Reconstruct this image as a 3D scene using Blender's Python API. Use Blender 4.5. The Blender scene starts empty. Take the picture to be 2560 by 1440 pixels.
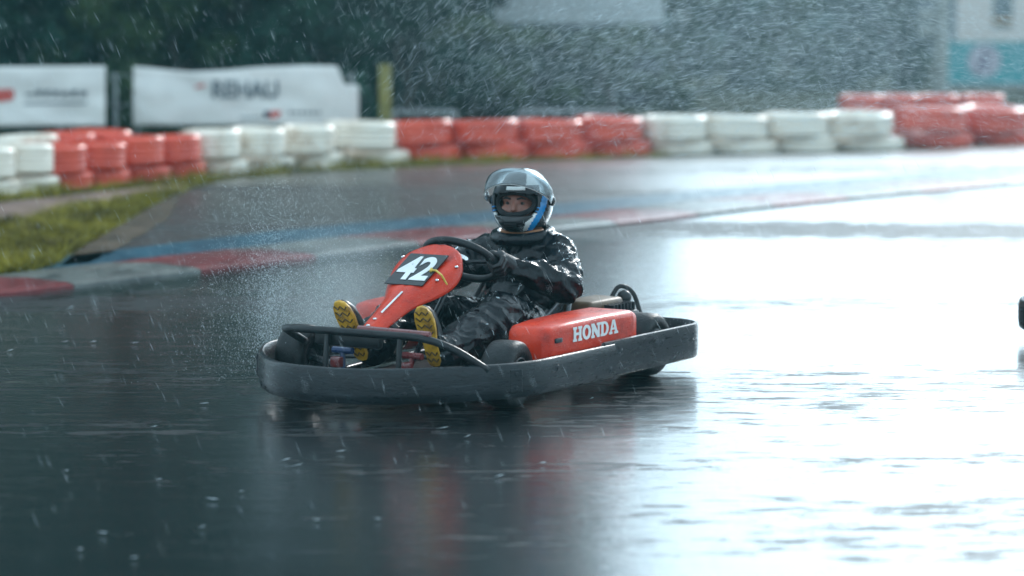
import bpy, bmesh, math, random
import numpy as np
from mathutils import Vector, Matrix, noise, Euler
from mathutils.geometry import tessellate_polygon

random.seed(7)
rng = np.random.default_rng(7)
R = math.radians
SC = bpy.context.scene
COL = SC.collection

# ------------------------------------------------------------------ camera, sky, sun, exposure
CAM_H, F_PX = 1.53, 6820.0
PITCH = math.atan(727.0 / F_PX)
cam = bpy.data.cameras.new('camera')
cam_o = bpy.data.objects.new('camera', cam)
COL.objects.link(cam_o)
cam.sensor_width = 36.0
cam.lens = 36.0 * F_PX / 2560.0
cam.clip_start, cam.clip_end = 0.1, 3000.0
cam_o.location = (0, 0, CAM_H)
cam_o.rotation_euler = (math.pi / 2 - PITCH, 0, 0)
cam.dof.use_dof = True
cam.dof.focus_distance = 10.6
cam.dof.aperture_fstop = 1.6
SC.camera = cam_o

SUN_EL, SUN_AZ = R(27), R(24)            # azimuth measured from +Y (view axis) towards +X
world = bpy.data.worlds.new('World')
SC.world = world
world.use_nodes = True
wn, wl = world.node_tree.nodes, world.node_tree.links
wn.clear()
sky = wn.new('ShaderNodeTexSky')
sky.sky_type = 'NISHITA'
sky.sun_disc = False
sky.sun_elevation = SUN_EL
sky.sun_rotation = SUN_AZ
sky.air_density, sky.dust_density, sky.ozone_density = 1.0, 2.0, 1.0
hs = wn.new('ShaderNodeHueSaturation')
hs.inputs['Saturation'].default_value = 0.12
mixw = wn.new('ShaderNodeMixRGB')                 # an even cloud layer veils the clear sky
mixw.inputs[0].default_value = 0.45
mixw.inputs[2].default_value = (9.6, 10.9, 11.3, 1)
bg = wn.new('ShaderNodeBackground')
bg.inputs[1].default_value = 0.15
wo = wn.new('ShaderNodeOutputWorld')
wl.new(sky.outputs[0], hs.inputs['Color'])
wl.new(hs.outputs[0], mixw.inputs[1])
cool = wn.new('ShaderNodeMixRGB'); cool.blend_type = 'MULTIPLY'; cool.inputs[0].default_value = 1.0
cool.inputs[2].default_value = (.83, 1.0, 1.13, 1)
wl.new(mixw.outputs[0], cool.inputs[1])
wl.new(cool.outputs[0], bg.inputs[0])
wl.new(bg.outputs[0], wo.inputs[0])

sun = bpy.data.lights.new('sun', 'SUN')
sun.energy = 1.5
sun.angle = R(11)
sun.color = (1.0, 0.98, 0.95)
sun_o = bpy.data.objects.new('sun', sun)
COL.objects.link(sun_o)
sd = Vector((math.sin(SUN_AZ) * math.cos(SUN_EL), math.cos(SUN_AZ) * math.cos(SUN_EL), math.sin(SUN_EL)))
sun_o.rotation_euler = sd.to_track_quat('Z', 'Y').to_euler()
sun_o.location = (20, 10, 25)

SC.view_settings.view_transform = 'Standard'
SC.view_settings.look = 'None'
SC.view_settings.exposure = 0.45
SC.view_settings.gamma = 1.0
SC.view_settings.use_curve_mapping = False
SC.render.engine = 'CYCLES'
SC.cycles.max_bounces = 8
SC.cycles.diffuse_bounces = 3
SC.cycles.glossy_bounces = 4
SC.cycles.transparent_max_bounces = 16
SC.cycles.volume_bounces = 1
SC.cycles.volume_step_rate = 2.0
SC.cycles.use_denoising = True
SC.cycles.sample_clamp_indirect = 6.0

# ------------------------------------------------------------------ helpers
def ground(u, v, z=0.0):
    """place on the level ground (height z) that the photograph's point (u, v) shows"""
    xc, yc = (u - 1280) / F_PX, -(v - 720) / F_PX
    dy = math.cos(PITCH) + yc * math.sin(PITCH)
    dz = yc * math.cos(PITCH) - math.sin(PITCH)
    t = (z - CAM_H) / dz
    return Vector((xc * t, dy * t, z))

def at(u, y, v):
    """place at distance y along the ground"""
    xc, yc = (u - 1280) / F_PX, -(v - 720) / F_PX
    dy = math.cos(PITCH) + yc * math.sin(PITCH)
    dz = yc * math.cos(PITCH) - math.sin(PITCH)
    t = y / dy
    return Vector((xc * t, y, CAM_H + dz * t))

def tag(o, label=None, cat=None, group=None, kind=None):
    if label: o['label'] = label
    if cat: o['category'] = cat
    if group: o['group'] = group
    if kind: o['kind'] = kind
    return o

def empty(name, loc=(0, 0, 0), rz=0.0):
    o = bpy.data.objects.new(name, None)
    COL.objects.link(o)
    o.empty_display_size = 0.2
    o.location = loc
    o.rotation_euler = (0, 0, rz)
    return o

def link_mesh(name, me, mat=None, parent=None, smooth=False):
    if mat is not None:
        for m in (mat if isinstance(mat, (list, tuple)) else [mat]):
            me.materials.append(m)
    o = bpy.data.objects.new(name, me)
    COL.objects.link(o)
    if parent is not None: o.parent = parent
    if smooth:
        me.polygons.foreach_set('use_smooth', [True] * len(me.polygons))
        me.update()
    return o

class MB:
    def __init__(s): s.v, s.f, s.m = [], [], []
    def add(s, vs, fs, mi=0):
        b = len(s.v)
        s.v += [tuple(p) for p in vs]
        s.f += [tuple(b + i for i in f) for f in fs]
        s.m += [mi] * len(fs)
        return s
    def box(s, c, d, M=None, mi=0):
        vs = []
        for z in (-.5, .5):
            for x, y in ((-.5, -.5), (.5, -.5), (.5, .5), (-.5, .5)):
                p = Vector((x * d[0], y * d[1], z * d[2]))
                if M is not None: p = M @ p
                vs.append(p + Vector(c))
        return s.add(vs, [(3, 2, 1, 0), (4, 5, 6, 7), (0, 1, 5, 4), (1, 2, 6, 5), (2, 3, 7, 6), (3, 0, 4, 7)], mi)
    def rbox(s, c, d, bev=.01, seg=2, M=None, mi=0):
        bm = bmesh.new()
        bmesh.ops.create_cube(bm, size=1.0)
        bmesh.ops.scale(bm, vec=d, verts=bm.verts)
        bmesh.ops.bevel(bm, geom=list(bm.edges), offset=bev, segments=seg, profile=.5, affect='EDGES')
        if M is not None: bmesh.ops.transform(bm, matrix=M.to_4x4(), verts=bm.verts)
        bmesh.ops.translate(bm, vec=c, verts=bm.verts)
        bm.verts.index_update()
        s.add([v.co.copy() for v in bm.verts], [[v.index for v in f.verts] for f in bm.faces], mi)
        bm.free()
        return s
    def tube(s, pts, rad, seg=10, cap=True, closed=False, mi=0):
        pts = [Vector(p) for p in pts]
        n = len(pts)
        rad = rad if isinstance(rad, (list, tuple)) else [rad] * n
        vs, fs = [], []
        up = Vector((0, 0, 1))
        prev = None
        for i, p in enumerate(pts):
            a = pts[(i - 1) % n] if (closed or i > 0) else p
            b = pts[(i + 1) % n] if (closed or i < n - 1) else p
            t = (b - a).normalized()
            if prev is None:
                x = t.cross(up)
                if x.length < 1e-3: x = t.cross(Vector((1, 0, 0)))
            else:
                x = prev - t * prev.dot(t)
            x.normalize()
            prev = x
            y = t.cross(x)
            for k in range(seg):
                an = 2 * math.pi * k / seg
                vs.append(p + (x * math.cos(an) + y * math.sin(an)) * rad[i])
        m = n if closed else n - 1
        for i in range(m):
            for k in range(seg):
                a, b = i * seg + k, i * seg + (k + 1) % seg
                j = ((i + 1) % n) * seg
                fs.append((a, b, j + (k + 1) % seg, j + k))
        if cap and not closed:
            fs.append(tuple(range(seg))[::-1])
            fs.append(tuple((n - 1) * seg + k for k in range(seg)))
        return s.add(vs, fs, mi)
    def lathe(s, prof, seg=24, M=None, closed=False, mi=0):
        """prof: (radius, height) pairs turned round local Z"""
        vs, fs = [], []
        n = len(prof)
        for k in range(seg):
            an = 2 * math.pi * k / seg
            for r, h in prof:
                p = Vector((r * math.cos(an), r * math.sin(an), h))
                if M is not None: p = M @ p
                vs.append(p)
        for k in range(seg):
            k2 = (k + 1) % seg
            for i in range(n if closed else n - 1):
                i2 = (i + 1) % n
                fs.append((k * n + i, k2 * n + i, k2 * n + i2, k * n + i2))
        return s.add(vs, fs, mi)
    def loft(s, rings, closed=True, caps=True, mi=0):
        n = len(rings[0])
        vs = [p for r in rings for p in r]
        fs = []
        for i in range(len(rings) - 1):
            for k in range(n if closed else n - 1):
                k2 = (k + 1) % n
                fs.append((i * n + k, i * n + k2, (i + 1) * n + k2, (i + 1) * n + k))
        if caps and closed:
            fs.append(tuple(range(n))[::-1])
            fs.append(tuple((len(rings) - 1) * n + k for k in range(n)))
        return s.add(vs, fs, mi)
    def ball(s, c, r, seg=12, rings=8, mi=0):
        c = Vector(c)
        r = Vector(r) if isinstance(r, (tuple, list, Vector)) else Vector((r, r, r))
        vs, fs = [c + Vector((0, 0, r.z))], []
        for i in range(1, rings):
            ph = math.pi * i / rings
            for k in range(seg):
                th = 2 * math.pi * k / seg
                vs.append(c + Vector((r.x * math.sin(ph) * math.cos(th), r.y * math.sin(ph) * math.sin(th), r.z * math.cos(ph))))
        vs.append(c - Vector((0, 0, r.z)))
        for k in range(seg): fs.append((0, 1 + k, 1 + (k + 1) % seg))
        for i in range(rings - 2):
            for k in range(seg):
                a, b = 1 + i * seg + k, 1 + i * seg + (k + 1) % seg
                fs.append((a, a + seg, b + seg, b))
        e = len(vs) - 1
        for k in range(seg): fs.append((e, e - seg + (k + 1) % seg, e - seg + k))
        return s.add(vs, fs, mi)
    def prism(s, poly, h, M=None, mi=0):
        """flat outline (x, y) raised from 0 to h along local z"""
        n = len(poly)
        vs = [Vector((x, y, 0)) for x, y in poly] + [Vector((x, y, h)) for x, y in poly]
        if M is not None: vs = [M @ p for p in vs]
        fs = [tuple(range(n))[::-1], tuple(range(n, 2 * n))]
        fs += [(i, (i + 1) % n, n + (i + 1) % n, n + i) for i in range(n)]
        return s.add(vs, fs, mi)
    def mesh(s, name):
        me = bpy.data.meshes.new(name)
        me.from_pydata(s.v, [], s.f)
        me.polygons.foreach_set('material_index', s.m)
        me.update()
        return me
    def build(s, name, mat, parent=None, smooth=False, fix=False, auto=None):
        me = s.mesh(name)
        if fix:
            bm = bmesh.new(); bm.from_mesh(me)
            bmesh.ops.recalc_face_normals(bm, faces=bm.faces)
            bm.to_mesh(me); bm.free()
        o = link_mesh(name, me, mat, parent, smooth or auto is not None)
        if auto is not None:
            me.set_sharp_from_angle(angle=R(auto))
        return o

def bake(o):
    """replace an object's mesh by its evaluated mesh (modifiers applied)"""
    dg = bpy.context.evaluated_depsgraph_get()
    dg.update()
    me = bpy.data.meshes.new_from_object(o.evaluated_get(dg))
    o.modifiers.clear()
    old = o.data
    o.data = me
    bpy.data.meshes.remove(old)
    return o

def copy_tree(o, parent=None):
    c = o.copy()
    COL.objects.link(c)
    c.parent = parent
    for ch in list(o.children): copy_tree(ch, c)
    return c

def smoothpath(pts, n):
    """Catmull-Rom through pts, n points per span"""
    P = [Vector(p) for p in pts]
    P = [P[0] * 2 - P[1]] + P + [P[-1] * 2 - P[-2]]
    out = []
    for i in range(1, len(P) - 2):
        for k in range(n):
            t = k / n
            a, b, c, d = P[i - 1], P[i], P[i + 1], P[i + 2]
            out.append(.5 * (2 * b + (c - a) * t + (2 * a - 5 * b + 4 * c - d) * t * t + (3 * b - a - 3 * c + d) * t ** 3))
    out.append(P[-2])
    return out

# ------------------------------------------------------------------ materials
def new_mat(name):
    m = bpy.data.materials.new(name)
    m.use_nodes = True
    return m, m.node_tree.nodes, m.node_tree.links, m.node_tree.nodes['Principled BSDF']

def ramp(nodes, stops, interp='LINEAR'):
    r = nodes.new('ShaderNodeValToRGB')
    r.color_ramp.interpolation = interp
    e = r.color_ramp.elements
    while len(e) < len(stops): e.new(.5)
    for k, (p, c) in enumerate(stops):
        e[k].position = p
        e[k].color = c if len(c) == 4 else (*c, 1)
    return r

def coords(nodes, links, scale=(1, 1, 1), rot=(0, 0, 0), kind='Object'):
    tc = nodes.new('ShaderNodeTexCoord')
    mp = nodes.new('ShaderNodeMapping')
    mp.inputs['Scale'].default_value = scale
    mp.inputs['Rotation'].default_value = rot
    links.new(tc.outputs[kind], mp.inputs[0])
    return mp

def noise_tex(nodes, links, mp, scale, detail=4, rough=.55, dist=0):
    t = nodes.new('ShaderNodeTexNoise')
    t.inputs['Scale'].default_value = scale
    t.inputs['Detail'].default_value = detail
    t.inputs['Roughness'].default_value = rough
    t.inputs['Distortion'].default_value = dist
    links.new(mp.outputs[0], t.inputs[0])
    return t

def paint(name, c1, c2, rough=.4, scale=8, bump=0.0, bscale=60, coat=0.0, metal=0.0, spec=.5, contrast=(.35, .65), rvar=.12, kind='Object'):
    m, n, l, b = new_mat(name)
    mp = coords(n, l, kind=kind)
    t = noise_tex(n, l, mp, scale, 5, .6)
    r = ramp(n, [(contrast[0], c1), (contrast[1], c2)])
    l.new(t.outputs[0], r.inputs[0])
    l.new(r.outputs[0], b.inputs['Base Color'])
    t2 = noise_tex(n, l, mp, scale * 3.1, 3)
    mr = n.new('ShaderNodeMapRange')
    mr.inputs[3].default_value = max(.02, rough - rvar)
    mr.inputs[4].default_value = min(1, rough + rvar)
    l.new(t2.outputs[0], mr.inputs[0])
    l.new(mr.outputs[0], b.inputs['Roughness'])
    b.inputs['Metallic'].default_value = metal
    b.inputs['Specular IOR Level'].default_value = spec
    b.inputs['Coat Weight'].default_value = coat
    b.inputs['Coat Roughness'].default_value = .06
    if bump:
        t3 = noise_tex(n, l, mp, bscale, 4)
        bp = n.new('ShaderNodeBump')
        bp.inputs['Strength'].default_value = bump
        bp.inputs['Distance'].default_value = .01
        l.new(t3.outputs[0], bp.inputs['Height'])
        l.new(bp.outputs[0], b.inputs['Normal'])
        l.new(bp.outputs[0], b.inputs['Coat Normal'])
    return m

def mat_asphalt(name='wet_asphalt', film=.13, dry=(.5, .20), ripple=.0028, ior=2.0, swl=.004):
    m, n, l, b = new_mat(name)
    mp = coords(n, l)
    mps = coords(n, l, scale=(.30, 1.0, 1.0), rot=(0, 0, R(-8)))
    mpd = coords(n, l, scale=(.16, 1.0, 1.0), rot=(0, 0, R(22)))
    grain = noise_tex(n, l, mp, 230, 2, .6)
    patch = noise_tex(n, l, mpd, .55, 5, .6, .5)
    fine = noise_tex(n, l, mps, 11.0, 8, .78, .2)
    rc = ramp(n, [(.3, (.003, .006, .0075)), (.7, (.011, .016, .018))])
    l.new(grain.outputs[0], rc.inputs[0])
    l.new(rc.outputs[0], b.inputs['Base Color'])
    # film of water: deep enough to lie over the stones, or so thin that they stand out of it
    a1 = n.new('ShaderNodeMath'); a1.operation = 'MULTIPLY'; a1.inputs[1].default_value = .5
    l.new(patch.outputs[0], a1.inputs[0])
    a2 = n.new('ShaderNodeMath'); a2.operation = 'MULTIPLY_ADD'; a2.inputs[1].default_value = .5
    l.new(fine.outputs[0], a2.inputs[0]); l.new(a1.outputs[0], a2.inputs[2])
    wet = ramp(n, [(.432, (0, 0, 0)), (.466, (1, 1, 1))])
    l.new(a2.outputs[0], wet.inputs[0])
    mr = n.new('ShaderNodeMapRange')
    mr.inputs[3].default_value, mr.inputs[4].default_value = dry
    l.new(wet.outputs[0], mr.inputs[0])
    l.new(mr.outputs[0], b.inputs['Roughness'])
    b.inputs['IOR'].default_value = 1.4
    b.inputs['Coat IOR'].default_value = ior
    b.inputs['Coat Roughness'].default_value = film
    cw = n.new('ShaderNodeMapRange')
    cw.inputs[3].default_value = .04; cw.inputs[4].default_value = 1.0
    l.new(wet.outputs[0], cw.inputs[0])
    l.new(cw.outputs[0], b.inputs['Coat Weight'])
    bp = n.new('ShaderNodeBump')
    bp.inputs['Strength'].default_value = .35; bp.inputs['Distance'].default_value = .0012
    l.new(grain.outputs[0], bp.inputs['Height'])
    l.new(bp.outputs[0], b.inputs['Normal'])
    # ripples beaten by the rain and the wind
    mpr = coords(n, l, scale=(.5, 1.0, 1.0), rot=(0, 0, R(12)))
    rip = noise_tex(n, l, mpr, 13, 6, .66, .2)
    bp2 = n.new('ShaderNodeBump')
    bp2.inputs['Strength'].default_value = .6; bp2.inputs['Distance'].default_value = ripple
    l.new(rip.outputs[0], bp2.inputs['Height'])
    mpw = coords(n, l, scale=(.34, 1.0, 1.0), rot=(0, 0, R(20)))
    swell = noise_tex(n, l, mpw, 2.6, 5, .6, .8)
    bpw = n.new('ShaderNodeBump')
    bpw.inputs['Strength'].default_value = 1.0; bpw.inputs['Distance'].default_value = swl
    l.new(swell.outputs[0], bpw.inputs['Height']); l.new(bpw.outputs[0], bp2.inputs['Normal'])
    g2 = noise_tex(n, l, mp, 120, 3, .6)
    bp3 = n.new('ShaderNodeBump')
    bp3.inputs['Strength'].default_value = .5; bp3.inputs['Distance'].default_value = .0005
    l.new(g2.outputs[0], bp3.inputs['Height']); l.new(bp2.outputs[0], bp3.inputs['Normal'])
    l.new(bp3.outputs[0], b.inputs['Coat Normal'])
    return m

def mat_wetpaint(name, c1, c2):
    m, n, l, b = new_mat(name)
    mps = coords(n, l, scale=(1, .3, 1), rot=(0, 0, R(40)))
    t = noise_tex(n, l, mps, 4, 8, .7, .3)
    r = ramp(n, [(.36, c1), (.62, c2)])
    l.new(t.outputs[0], r.inputs[0])
    l.new(r.outputs[0], b.inputs['Base Color'])
    t2 = noise_tex(n, l, mps, 11, 5, .7)
    mr = n.new('ShaderNodeMapRange')
    mr.inputs[1].default_value = .35; mr.inputs[2].default_value = .65
    mr.inputs[3].default_value = .28; mr.inputs[4].default_value = .55
    l.new(t2.outputs[0], mr.inputs[0])
    l.new(mr.outputs[0], b.inputs['Roughness'])
    b.inputs['Coat Weight'].default_value = .4
    b.inputs['Specular IOR Level'].default_value = .25
    b.inputs['Coat IOR'].default_value = 1.4
    b.inputs['Coat Roughness'].default_value = .32
    bp = n.new('ShaderNodeBump'); bp.inputs['Strength'].default_value = .4; bp.inputs['Distance'].default_value = .002
    g = noise_tex(n, l, mps, 60, 3)
    l.new(g.outputs[0], bp.inputs['Height'])
    l.new(bp.outputs[0], b.inputs['Normal'])
    return m

def mat_suit():
    m, n, l, b = new_mat('black_rain_suit')
    mp = coords(n, l)
    b.inputs['Base Color'].default_value = (.006, .009, .012, 1)
    t = noise_tex(n, l, mp, 18, 4, .5, 1.5)
    t2 = noise_tex(n, l, mp, 180, 2)
    ad = n.new('ShaderNodeMath'); ad.operation = 'MULTIPLY_ADD'; ad.inputs[1].default_value = .12
    l.new(t2.outputs[0], ad.inputs[0]); l.new(t.outputs[0], ad.inputs[2])
    bp = n.new('ShaderNodeBump'); bp.inputs['Strength'].default_value = .5; bp.inputs['Distance'].default_value = .012
    l.new(ad.outputs[0], bp.inputs['Height'])
    l.new(bp.outputs[0], b.inputs['Normal'])
    b.inputs['Roughness'].default_value = .10
    b.inputs['Specular IOR Level'].default_value = .26
    return m

def mat_bumper():
    m, n, l, b = new_mat('scuffed_black_plastic')
    mp = coords(n, l, scale=(1, 1, 5))
    t = noise_tex(n, l, mp, 5, 8, .7, .8)
    r = ramp(n, [(.36, (.005, .008, .010)), (.60, (.011, .016, .020)), (.74, (.05, .06, .068))])
    l.new(t.outputs[0], r.inputs[0]); l.new(r.outputs[0], b.inputs['Base Color'])
    t2 = noise_tex(n, l, mp, 16, 5, .7)
    mr = n.new('ShaderNodeMapRange'); mr.inputs[3].default_value = .14; mr.inputs[4].default_value = .45
    b.inputs['Specular IOR Level'].default_value = .33
    l.new(t2.outputs[0], mr.inputs[0]); l.new(mr.outputs[0], b.inputs['Roughness'])
    t3 = noise_tex(n, l, mp, 30, 4)
    bp = n.new('ShaderNodeBump'); bp.inputs['Strength'].default_value = .25; bp.inputs['Distance'].default_value = .006
    l.new(t3.outputs[0], bp.inputs['Height']); l.new(bp.outputs[0], b.inputs['Normal'])
    return m

def mat_red():
    m, n, l, b = new_mat('worn_red_plastic')
    mp = coords(n, l)
    t = noise_tex(n, l, mp, 7, 6, .65)
    r = ramp(n, [(.30, (.26, .012, .004)), (.45, (.52, .024, .005)), (.68, (.70, .044, .008))])
    l.new(t.outputs[0], r.inputs[0])
    ms = coords(n, l, scale=(2.5, 14, 26), rot=(.15, .2, .1))
    sc_ = noise_tex(n, l, ms, 9, 5, .6, .5)
    rs = ramp(n, [(.60, (0, 0, 0)), (.66, (1, 1, 1))])
    l.new(sc_.outputs[0], rs.inputs[0])
    mx = n.new('ShaderNodeMixRGB'); mx.inputs[2].default_value = (.50, .13, .10, 1)
    mu = n.new('ShaderNodeMath'); mu.operation = 'MULTIPLY'; mu.inputs[1].default_value = .45
    l.new(rs.outputs[0], mu.inputs[0]); l.new(mu.outputs[0], mx.inputs[0]); l.new(r.outputs[0], mx.inputs[1])
    l.new(mx.outputs[0], b.inputs['Base Color'])
    mr = n.new('ShaderNodeMapRange'); mr.inputs[3].default_value = .14; mr.inputs[4].default_value = .5
    l.new(sc_.outputs[0], mr.inputs[0]); l.new(mr.outputs[0], b.inputs['Roughness'])
    b.inputs['Specular IOR Level'].default_value = .4
    bd = n.new('ShaderNodeTexVoronoi'); bd.inputs['Scale'].default_value = 95
    l.new(mp.outputs[0], bd.inputs[0])
    rb = ramp(n, [(.12, (1, 1, 1)), (.32, (0, 0, 0))])
    l.new(bd.outputs['Distance'], rb.inputs[0])
    bp = n.new('ShaderNodeBump'); bp.inputs['Strength'].default_value = .5; bp.inputs['Distance'].default_value = .003
    l.new(rb.outputs[0], bp.inputs['Height']); l.new(bp.outputs[0], b.inputs['Normal'])
    return m

def mat_leaf(name, c1, c2):
    m, n, l, b = new_mat(name)
    mp = coords(n, l)
    t = noise_tex(n, l, mp, 1.6, 4, .6)
    t2 = noise_tex(n, l, mp, 14, 2)
    ad = n.new('ShaderNodeMath'); ad.operation = 'MULTIPLY_ADD'; ad.inputs[1].default_value = .4; ad.inputs[2].default_value = -.2
    l.new(t2.outputs[0], ad.inputs[0])
    a2 = n.new('ShaderNodeMath'); a2.operation = 'ADD'
    l.new(t.outputs[0], a2.inputs[0]); l.new(ad.outputs[0], a2.inputs[1])
    r = ramp(n, [(.32, c1), (.68, c2)])
    l.new(a2.outputs[0], r.inputs[0]); l.new(r.outputs[0], b.inputs['Base Color'])
    b.inputs['Roughness'].default_value = .7
    b.inputs['Specular IOR Level'].default_value = .06
    return m

def mat_droplet():
    m, n, l, b = new_mat('water_droplet')
    b.inputs['Base Color'].default_value = (.82, .90, .93, 1)
    b.inputs['Roughness'].default_value = .15
    tr = n.new('ShaderNodeBsdfTranslucent'); tr.inputs[0].default_value = (.82, .90, .93, 1)
    mx = n.new('ShaderNodeMixShader'); mx.inputs[0].default_value = .5
    out = n['Material Output']
    l.new(b.outputs[0], mx.inputs[1]); l.new(tr.outputs[0], mx.inputs[2]); l.new(mx.outputs[0], out.inputs[0])
    return m

def mat_visor():
    m, n, l, b = new_mat('clear_visor')
    out = n['Material Output']
    tr = n.new('ShaderNodeBsdfTransparent'); tr.inputs[0].default_value = (.80, .83, .84, 1)
    gl = n.new('ShaderNodeBsdfGlossy'); gl.inputs[0].default_value = (.9, .95, .97, 1); gl.inputs['Roughness'].default_value = .12
    df = n.new('ShaderNodeBsdfDiffuse'); df.inputs[0].default_value = (.5, .53, .54, 1)
    fr = n.new('ShaderNodeFresnel'); fr.inputs[0].default_value = 1.6
    mp = coords(n, l)
    t = noise_tex(n, l, mp, 160, 2)
    bp = n.new('ShaderNodeBump'); bp.inputs['Strength'].default_value = .25; bp.inputs['Distance'].default_value = .002
    l.new(t.outputs[0], bp.inputs['Height']); l.new(bp.outputs[0], gl.inputs['Normal'])
    m1 = n.new('ShaderNodeMixShader'); m1.inputs[0].default_value = .12
    m2 = n.new('ShaderNodeMixShader')
    l.new(tr.outputs[0], m1.inputs[1]); l.new(df.outputs[0], m1.inputs[2])
    l.new(fr.outputs[0], m2.inputs[0]); l.new(m1.outputs[0], m2.inputs[1]); l.new(gl.outputs[0], m2.inputs[2])
    l.new(m2.outputs[0], out.inputs[0])
    return m

M = {}
M['asphalt'] = mat_asphalt()
M['coarse_asphalt'] = mat_asphalt('wet_coarse_asphalt', .30, (.6, .36), .003, 2.3, .008)
M['blue_line'] = mat_wetpaint('blue_track_paint', (.002, .042, .075), (.006, .08, .125))
M['red_kerb'] = mat_wetpaint('worn_red_kerb_paint', (.09, .010, .012), (.17, .018, .021))
M['pale_kerb'] = mat_wetpaint('worn_pale_kerb_paint', (.05, .056, .054), (.14, .15, .14))
M['mud'] = paint('wet_mud', (.13, .085, .07), (.27, .19, .16), .7, 3, .4, 18, rvar=.1, spec=.04)
M['mud_thin'] = paint('thin_brown_mud', (.05, .042, .034), (.12, .09, .065), .75, 5, .4, 30, rvar=.1, spec=.03)
M['earth'] = paint('dark_damp_earth', (.016, .022, .012), (.036, .042, .02), .9, .7, .5, 9, spec=.02, rvar=.05)
M['grass'] = mat_leaf('lush_wet_grass', (.075, .06, .018), (.32, .27, .032))
M['leaf_a'] = mat_leaf('dark_evergreen_leaf', (.006, .024, .020), (.024, .066, .042))
M['leaf_b'] = mat_leaf('olive_leaf', (.012, .032, .016), (.060, .092, .036))
M['bark'] = paint('wet_bark', (.03, .026, .02), (.085, .075, .06), .7, 6, .6, 30)
M['pale_bark'] = paint('pale_bark', (.13, .13, .10), (.24, .24, .19), .7, 5, .5, 30)
M['suit'] = mat_suit()
M['bumper'] = mat_bumper()
M['red'] = mat_red()
M['black'] = paint('black_plastic', (.006, .008, .010), (.016, .02, .023), .32, 12, .1, 60, spec=.3)
M['rubber'] = paint('tyre_rubber', (.006, .008, .009), (.018, .021, .023), .45, 16, .3, 90, spec=.25)
M['steel'] = paint('dark_painted_steel', (.008, .011, .014), (.022, .028, .034), .3, 14, metal=.0, coat=.1, spec=.35)
M['maroon'] = paint('maroon_painted_steel', (.11, .016, .018), (.18, .03, .03), .3, 14, coat=.4)
M['bolt'] = paint('bright_zinc', (.55, .57, .58), (.75, .77, .78), .25, 20, metal=1.0)
M['white'] = paint('white_print', (.68, .70, .70), (.80, .81, .80), .35, 6, rvar=.05)
M['plate'] = paint('black_number_plate', (.006, .010, .013), (.012, .016, .02), .22, 8, .08, 20)
M['yellow_sole'] = paint('yellow_rubber_sole', (.20, .10, .012), (.55, .30, .02), .5, 22, .3, 80, contrast=(.36, .56))
M['tread'] = paint('dirty_tread_groove', (.05, .03, .012), (.10, .06, .02), .6, 40)
M['shoe'] = paint('black_shoe', (.010, .012, .014), (.03, .032, .035), .35, 18)
M['tan'] = paint('tan_cardboard_brown', (.085, .052, .03), (.15, .095, .052), .5, 10, rvar=.15)
M['grey_seat'] = paint('grey_fibreglass_seat', (.05, .06, .068), (.12, .135, .145), .25, 10, coat=.4)
M['tie'] = paint('yellow_cable_tie', (.50, .33, .04), (.65, .45, .07), .4, 10)
M['blue_part'] = paint('blue_painted_pedal', (.01, .03, .09), (.02, .05, .14), .3, 10)
M['glove'] = paint('black_glove', (.009, .011, .013), (.02, .023, .026), .42, 20, .3, 120)
M['skin'] = paint('skin', (.20, .082, .058), (.30, .13, .092), .42, 14, .1, 90)  # tone lowered to carry the shade inside the helmet
M['helmet_black'] = paint('gloss_black_helmet', (.010, .012, .014), (.022, .025, .028), .2, 8, coat=.2, rvar=.05, spec=.35)
M['helmet_grey'] = paint('dark_grey_helmet', (.06, .062, .065), (.09, .092, .095), .25, 8, coat=.6, rvar=.06)
M['helmet_white'] = paint('white_helmet_paint', (.66, .68, .66), (.78, .79, .77), .2, 8, coat=.6, rvar=.05)
M['helmet_blue'] = paint('bright_blue_helmet_paint', (.0, .19, .48), (.004, .25, .58), .2, 8, coat=.6, rvar=.05)
M['liner'] = paint('black_helmet_lining', (.006, .008, .01), (.014, .016, .018), .9, 20)
M['collar'] = paint('orange_brown_collar', (.26, .10, .04), (.38, .17, .08), .6, 20)
M['visor'] = mat_visor()
M['eye'] = paint('eye', (.07, .045, .04), (.12, .085, .075), .3, 20)  # eyeball darkened, eye-socket shade put into its colour
M['tyre_red'] = paint('red_painted_tyre', (.54, .042, .020), (.74, .080, .034), .3, 3.2, .15, 30, coat=.3, contrast=(.25, .6))
M['tyre_white'] = paint('dirty_white_painted_tyre', (.54, .39, .27), (.88, .79, .67), .34, 3.4, .15, 30, coat=.2, contrast=(.30, .50))
M['vinyl'] = paint('wet_white_vinyl', (.72, .69, .66), (.82, .79, .75), .22, 2.5, coat=.3, rvar=.1)
M['print_grey'] = paint('faded_grey_print', (.10, .12, .14), (.18, .20, .22), .4, 6)
M['print_red'] = paint('red_print', (.52, .06, .045), (.64, .09, .065), .4, 6)
M['print_dark'] = paint('dark_blue_print', (.05, .06, .09), (.09, .10, .14), .4, 6)
M['post_yellow'] = paint('mossy_yellow_post', (.14, .13, .025), (.26, .23, .05), .6, 9)
M['galv'] = paint('galvanised_rail', (.20, .22, .23), (.32, .34, .35), .35, 6)
M['wall_grey'] = paint('pale_grey_sheet_wall', (.52, .55, .55), (.64, .66, .66), .45, 1.2)
M['wall_dark'] = paint('dark_slate_wall', (.035, .045, .06), (.06, .07, .09), .6, 2)
M['wall_pink'] = paint('pale_pinkish_render', (.62, .52, .47), (.72, .62, .56), .6, 1.5)
M['window'] = paint('dark_window_glass', (.03, .04, .05), (.06, .075, .09), .08, 2, rvar=.04)
M['orange'] = paint('orange_sign', (.55, .22, .02), (.65, .30, .04), .5, 5)
M['teal'] = paint('teal_banner_vinyl', (.012, .26, .29), (.025, .34, .37), .35, 2)
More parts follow.
